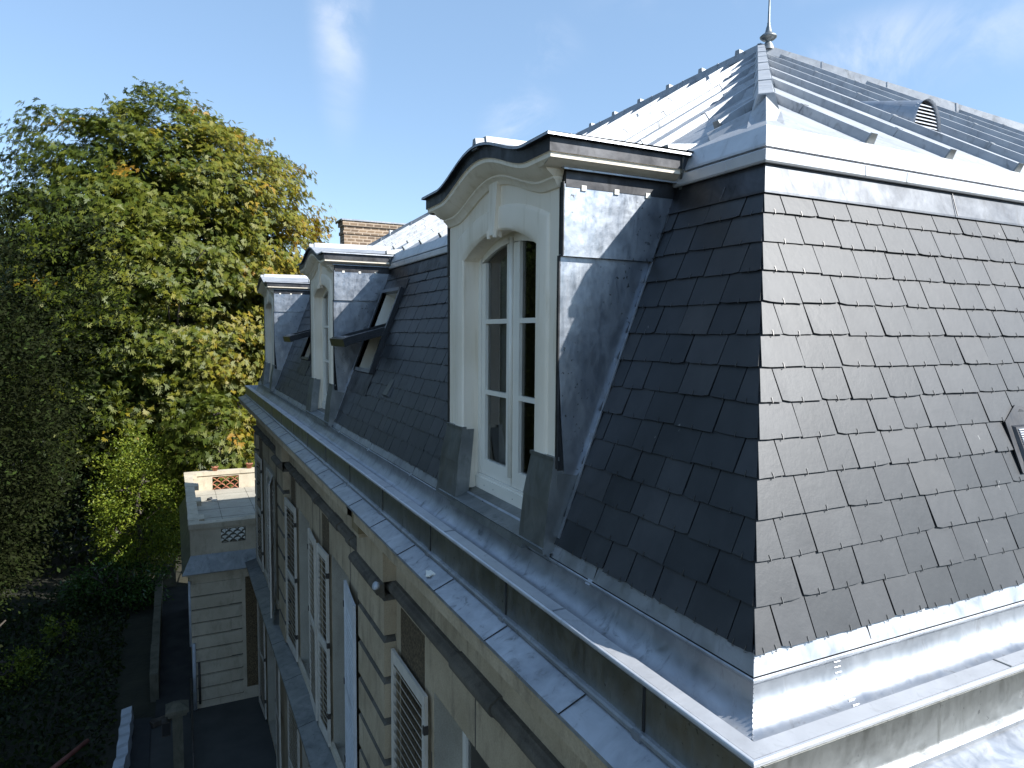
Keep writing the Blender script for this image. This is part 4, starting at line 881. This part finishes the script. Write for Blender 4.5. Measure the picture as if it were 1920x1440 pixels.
# ------------------------------------------------------------------ vegetation
def leaves_mesh(name, P, D, Wd, ln, wd, tone, matn, parent, bend=.25):
    """one kite-shaped, slightly folded leaf per row: P base, D direction, Wd side vector"""
    n = len(P); D = D/np.linalg.norm(D, axis=1, keepdims=True); Wd = Wd-D*(Wd*D).sum(1, keepdims=True); Wd /= np.linalg.norm(Wd, axis=1, keepdims=True)+1e-9
    ln = ln.reshape(-1, 1); wd = wd.reshape(-1, 1); dn = np.array([0, 0, -1.0])
    v = np.empty((n, 4, 3)); v[:, 0] = P; v[:, 1] = P+D*ln*.6+Wd*wd*.5+dn*ln*bend*.25; v[:, 2] = P+D*ln+dn*ln*bend; v[:, 3] = P+D*ln*.6-Wd*wd*.5+dn*ln*bend*.25
    off = np.array(parent_world(parent)) if parent else np.zeros(3)
    me = bpy.data.meshes.new(name); me.vertices.add(4*n); me.loops.add(4*n); me.polygons.add(n)
    me.vertices.foreach_set('co', (v-off).reshape(-1)); me.loops.foreach_set('vertex_index', np.arange(4*n, dtype=np.int32))
    me.polygons.foreach_set('loop_start', np.arange(0, 4*n, 4, dtype=np.int32)); 
    at = me.attributes.new('rnd', 'FLOAT', 'FACE'); at.data.foreach_set('value', np.clip(tone, 0, 1).astype(np.float32))
    me.materials.append(M[matn]); me.update(calc_edges=True); me.validate()
    o = bpy.data.objects.new(name, me); COL.objects.link(o); o.parent = parent; return o
def rdir(n, rng): v = rng.normal(size=(n, 3)); return v/np.linalg.norm(v, axis=1, keepdims=True)
def lumps(d, seeds, amp):
    r_ = np.random.default_rng(seeds); c = rdir(26, r_); return 1+amp*(np.exp(-((1-d@c.T)/.035)).sum(1)-.45)
def crown_points(n, c, rad, rng, shell=.42, amp=.13, seed=1, zmin=-.85, bias=None):
    d = rdir(int(n*1.6), rng); d = d[d[:, 2] > zmin]; 
    if bias is not None: d = d[(d@np.array(bias) > rng.uniform(-1.4, .3, len(d)))]
    d = d[:n]; r_ = 1-shell*rng.random(len(d))**1.7
    return np.array(c)+d*np.array(rad)*(r_*lumps(d, seed, amp))[:, None], d, r_
def hollow(p, f, sd_):
    q = p*f+sd_; return np.sin(q[:, 0]+.7*np.sin(q[:, 2]))*np.sin(q[:, 1]*1.1+.5*q[:, 0])*np.sin(q[:, 2]*1.25+.6*np.cos(q[:, 0]))
def trunk(parent, base, top, r0_, limbs, rng, spread):
    mb = MB().use('bark'); b_, t_ = Vector(base), Vector(top)
    pts = [b_.lerp(t_, f)+Vector((rng.normal()*.15, rng.normal()*.15, 0))*(f > 0) for f in np.linspace(0, 1, 7)]
    mb.tube(pts, [r0_*(1-.75*f)+.02 for f in np.linspace(0, 1, 7)], 10)
    for k in range(limbs):
        f = .25+.7*k/limbs; s = b_.lerp(t_, f); a = rng.uniform(0, 6.28); L_ = spread*(1.05-f*.55)
        e = s+Vector((math.cos(a)*L_, math.sin(a)*L_, L_*rng.uniform(.25, .8))); m_ = s.lerp(e, .5)+Vector((0, 0, -.12*L_+.25*L_*rng.random()))
        mb.tube([s, m_, e], [r0_*.38*(1-f*.5), r0_*.22*(1-f*.5), .03], 7)
        for q in range(3):
            g = m_.lerp(e, rng.uniform(.1, .9)); mb.tube([g, g+Vector((rng.normal(), rng.normal(), abs(rng.normal())))*L_*.16], [.05, .015], 5)
    return mb.build('trunk', parent)
def chestnut(name, loc, c, rad, ncl, label, seed, matn='leaf_chestnut', cat='tree', group=None, leaf=.30, tone0=.38, palm=8, warm=True, r0_=.5, bias=None, core=False):
    rng = np.random.default_rng(seed); o = thing(name, loc, label, cat, group)
    trunk(o, loc, (c[0], c[1], c[2]+rad[2]*.72), r0_, 16, rng, rad[0]*.85)
    if core:
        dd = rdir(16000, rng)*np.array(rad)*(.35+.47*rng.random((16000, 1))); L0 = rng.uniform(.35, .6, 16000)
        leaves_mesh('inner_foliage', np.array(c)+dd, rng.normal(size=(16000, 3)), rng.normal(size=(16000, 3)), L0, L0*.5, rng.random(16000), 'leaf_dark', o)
    cp, d, rf = crown_points(ncl, c, rad, rng, .42, .12, seed+5, bias=bias)
    if core: kp = hollow(cp, 1.15, seed) > -.10; cp, d, rf = cp[kp], d[kp], rf[kp]
    cp[:, 2] += .35*np.sin(cp[:, 0]*2.1)*np.sin(cp[:, 1]*1.7)
    # low frequency autumn patches: warmer towards the sunny right side and lower boughs
    w_ = .5+.5*np.sin(cp[:, 0]*.55+1.3)*np.cos(cp[:, 2]*.4+.6)
    side = np.clip((cp[:, 0]-c[0])/rad[0], -1, 1)
    n = palm; K = len(cp)
    # palmate fans in each drooping spray
    fp = np.repeat(cp, n, 0)+np.stack([rng.normal(0, .40, K*n), rng.normal(0, .40, K*n), rng.normal(0, .15, K*n)], 1)*(1 if core else leaf/.3)
    fan_ax = np.repeat(d*np.array([1, 1, .3]), n, 0)+rng.normal(0, .45, (K*n, 3)); fan_ax[:, 2] = np.abs(fan_ax[:, 2])*.3+.45; fan_ax /= np.linalg.norm(fan_ax, axis=1, keepdims=True)
    a0 = np.cross(fan_ax, rng.normal(size=(K*n, 3))); a0 /= np.linalg.norm(a0, axis=1, keepdims=True); b0 = np.cross(fan_ax, a0)
    th = np.deg2rad(np.array([-95, -55, -18, 18, 55, 95])); q = len(th)
    D = (a0[:, None, :]*np.cos(th)[None, :, None]+b0[:, None, :]*np.sin(th)[None, :, None]).reshape(-1, 3)+np.repeat(fan_ax, q, 0)*.12
    Wd = np.cross(np.repeat(fan_ax, q, 0), D); P = np.repeat(fp, q, 0)
    tcl = tone0+rng.normal(0, .09, K)+(.30*np.clip(side, 0, 1)+.14*w_*(side > -.3)+.06*side if warm else 0)
    if warm:
        hot = rng.random(K) < (.015+.05*np.clip(side+.2, 0, 1)); tcl = tcl+hot*rng.uniform(.15, .42, K)
    tone = np.minimum(np.repeat(np.repeat(tcl, n)+rng.normal(0, .07, K*n), q), .95)
    L_ = leaf*rng.uniform(.75, 1.15, len(P))
    leaves_mesh('crown', P, D, Wd, L_, L_*.33, tone, matn, o); return o
def bushy(name, loc, c, rad, nl, label, seed, matn, leaf=.1, cat='tree', group=None, r0_=.25, clump=14, tone0=.4, aspect=.5, csz=.28, trunk_=True, up=.2, bias=None, shell=.5, amp=.13, hol=2.4):
    rng = np.random.default_rng(seed); o = thing(name, loc, label, cat, group)
    if trunk_: trunk(o, loc, (c[0], c[1], c[2]+rad[2]*.5), r0_, 10, rng, max(rad[0], rad[1])*.8)
    K = nl//clump; cp, d, rf = crown_points(K, c, rad, rng, shell, amp, seed+3, bias=bias); kp = hollow(cp, hol, seed) > -.16; cp, d = cp[kp], d[kp]; K = len(cp); n = clump
    P = np.repeat(cp, n, 0)+rng.normal(0, csz, (K*n, 3))*np.array([1, 1, .55]); D = np.repeat(d, n, 0)*.8+rng.normal(0, .7, (K*n, 3)); D[:, 2] += up
    Wd = rng.normal(size=P.shape); Wd[:, 2] *= .3; tone = np.repeat(tone0+rng.normal(0, .16, K), n)+rng.normal(0, .12, K*n)
    L_ = leaf*rng.uniform(.7, 1.3, len(P)); leaves_mesh('crown', P, D, Wd, L_, L_*aspect, tone, matn, o, .15); return o
chestnut('chestnut_tree', (-2.5, 39.5, -10.5), (-2.5, 39.5, 2.3), (8.6, 6.0, 11.2), 5200, 'tall horse chestnut with yellowing leaves behind the terrace wing', 21, bias=(0, -1, .15), palm=20, leaf=.205, core=True)
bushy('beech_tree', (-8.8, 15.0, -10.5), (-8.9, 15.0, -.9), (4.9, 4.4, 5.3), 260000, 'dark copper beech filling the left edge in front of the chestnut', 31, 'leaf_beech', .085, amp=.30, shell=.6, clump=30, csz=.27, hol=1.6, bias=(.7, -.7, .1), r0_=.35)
bushy('young_lime', (-4.0, 32.2, -10.5), (-3.9, 32.4, -6.6), (1.85, 1.6, 3.4), 21000, 'bright green young tree standing just left of the terrace', 41, 'leaf_green', .13, csz=.22, r0_=.12, tone0=.74, clump=14)
bushy('laurel_bush', (-4.9, 31.6, -10.5), (-4.9, 31.6, -9.7), (2.0, 1.3, 1.35), 8000, 'glossy laurel bush at the foot of the bright young tree', 43, 'leaf_laurel', .19, cat='bush', csz=.2, r0_=.06, tone0=.7, clump=10, aspect=.34)
bushy('garden_shrub', (-7.6, 25.6, -10.5), (-7.7, 25.6, -10.2), (1.0, .9, .75), 2600, 'small sunlit yellow green shrub in the lower left undergrowth', 47, 'leaf_green', .12, cat='bush', csz=.16, r0_=.04, tone0=.85, clump=8)
bushy('garden_sapling', (-6.6, 27.5, -10.5), (-6.5, 27.5, -9.7), (.45, .45, .85), 500, 'thin sapling with a few bright leaves in front of the dark thicket', 48, 'leaf_green', .15, csz=.12, r0_=.03, tone0=.8, clump=5)
chestnut('chestnut_sapling', (-.6, 31.6, -10.5), (-.8, 31.9, -3.6), (2.1, 1.2, 2.2), 260, 'low chestnut bough with golden leaves hanging over the far parapet', 55, tone0=.22, palm=7, leaf=.20, r0_=.10)
# darker trees beyond
for i, (c, rad, sd_, lab) in enumerate([((-9.5, 52, -1.0), (6.5, 4, 8.0), 61, 'shaded broad tree behind the chestnut on its left side'), ((3.5, 52, -1.5), (6.5, 4, 8.5), 62, 'shaded broad tree behind the chestnut on its right side'), ((-18, 42, -1), (6, 5, 7.5), 63, 'dark tree at the far left edge beyond the copper beech')]):
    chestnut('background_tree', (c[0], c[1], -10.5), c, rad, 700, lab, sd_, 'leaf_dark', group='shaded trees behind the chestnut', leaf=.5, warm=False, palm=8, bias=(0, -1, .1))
# hedge-like thicket under the trees: nobody could count it
rng = np.random.default_rng(77); n = 42000; x_ = rng.uniform(-20, 6, n); y_ = rng.uniform(35.5, 46, n); h_ = 5.0+1.3*np.sin(x_*.7)+.8*np.sin(x_*1.9+y_); z_ = -10.5+h_*rng.random(n)**.6
x2 = rng.uniform(-15, -4.4, 16000); y2 = rng.uniform(17.5, 33, 16000); z2 = -10.5+(.35+.5*np.clip((y2-21)/8, 0, 1.6)+.25*np.sin(x2*1.7))*rng.random(16000)
P = np.concatenate([np.stack([x_, y_, z_], 1), np.stack([x2, y2, z2], 1)]); n = len(P); L_ = np.where(np.arange(n) < 42000, rng.uniform(.2, .45, n), rng.uniform(.1, .25, n))
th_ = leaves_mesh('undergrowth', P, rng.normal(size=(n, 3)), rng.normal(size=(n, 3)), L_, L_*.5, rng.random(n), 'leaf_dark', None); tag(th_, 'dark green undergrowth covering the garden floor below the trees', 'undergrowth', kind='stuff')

# unseen foliage added to darken west slates and reflections: tall north west, low west
rng = np.random.default_rng(91); n = 80000
a_ = rng.uniform(0, 1, n); nw = a_ < .8
cx_ = np.where(nw, rng.uniform(-27, -15, n), rng.uniform(-30, -16, n)); cy_ = np.where(nw, rng.uniform(13, 36, n), rng.uniform(-25, 13, n))
top = np.where(nw, 19.0, -4.5)+2.4*np.sin(cx_*.31+cy_*.23)+1.8*np.sin(cy_*.61+1); z_ = -10.5+(top+10.5)*rng.random(n)**.75
P = np.stack([cx_, cy_, z_], 1); keep = (cx_+2.48) < -(cy_+2.37)*.24-1.5; P = P[keep]; n = len(P); L_ = rng.uniform(.5, 1.0, n)
tag(leaves_mesh('shading_foliage', P, rng.normal(size=(n, 3)), rng.normal(size=(n, 3)), L_, L_*.6, rng.random(n)*.8, 'leaf_dark', None), 'unseen dark foliage added to shade the west side, beyond the copper beech', 'wood', kind='stuff')
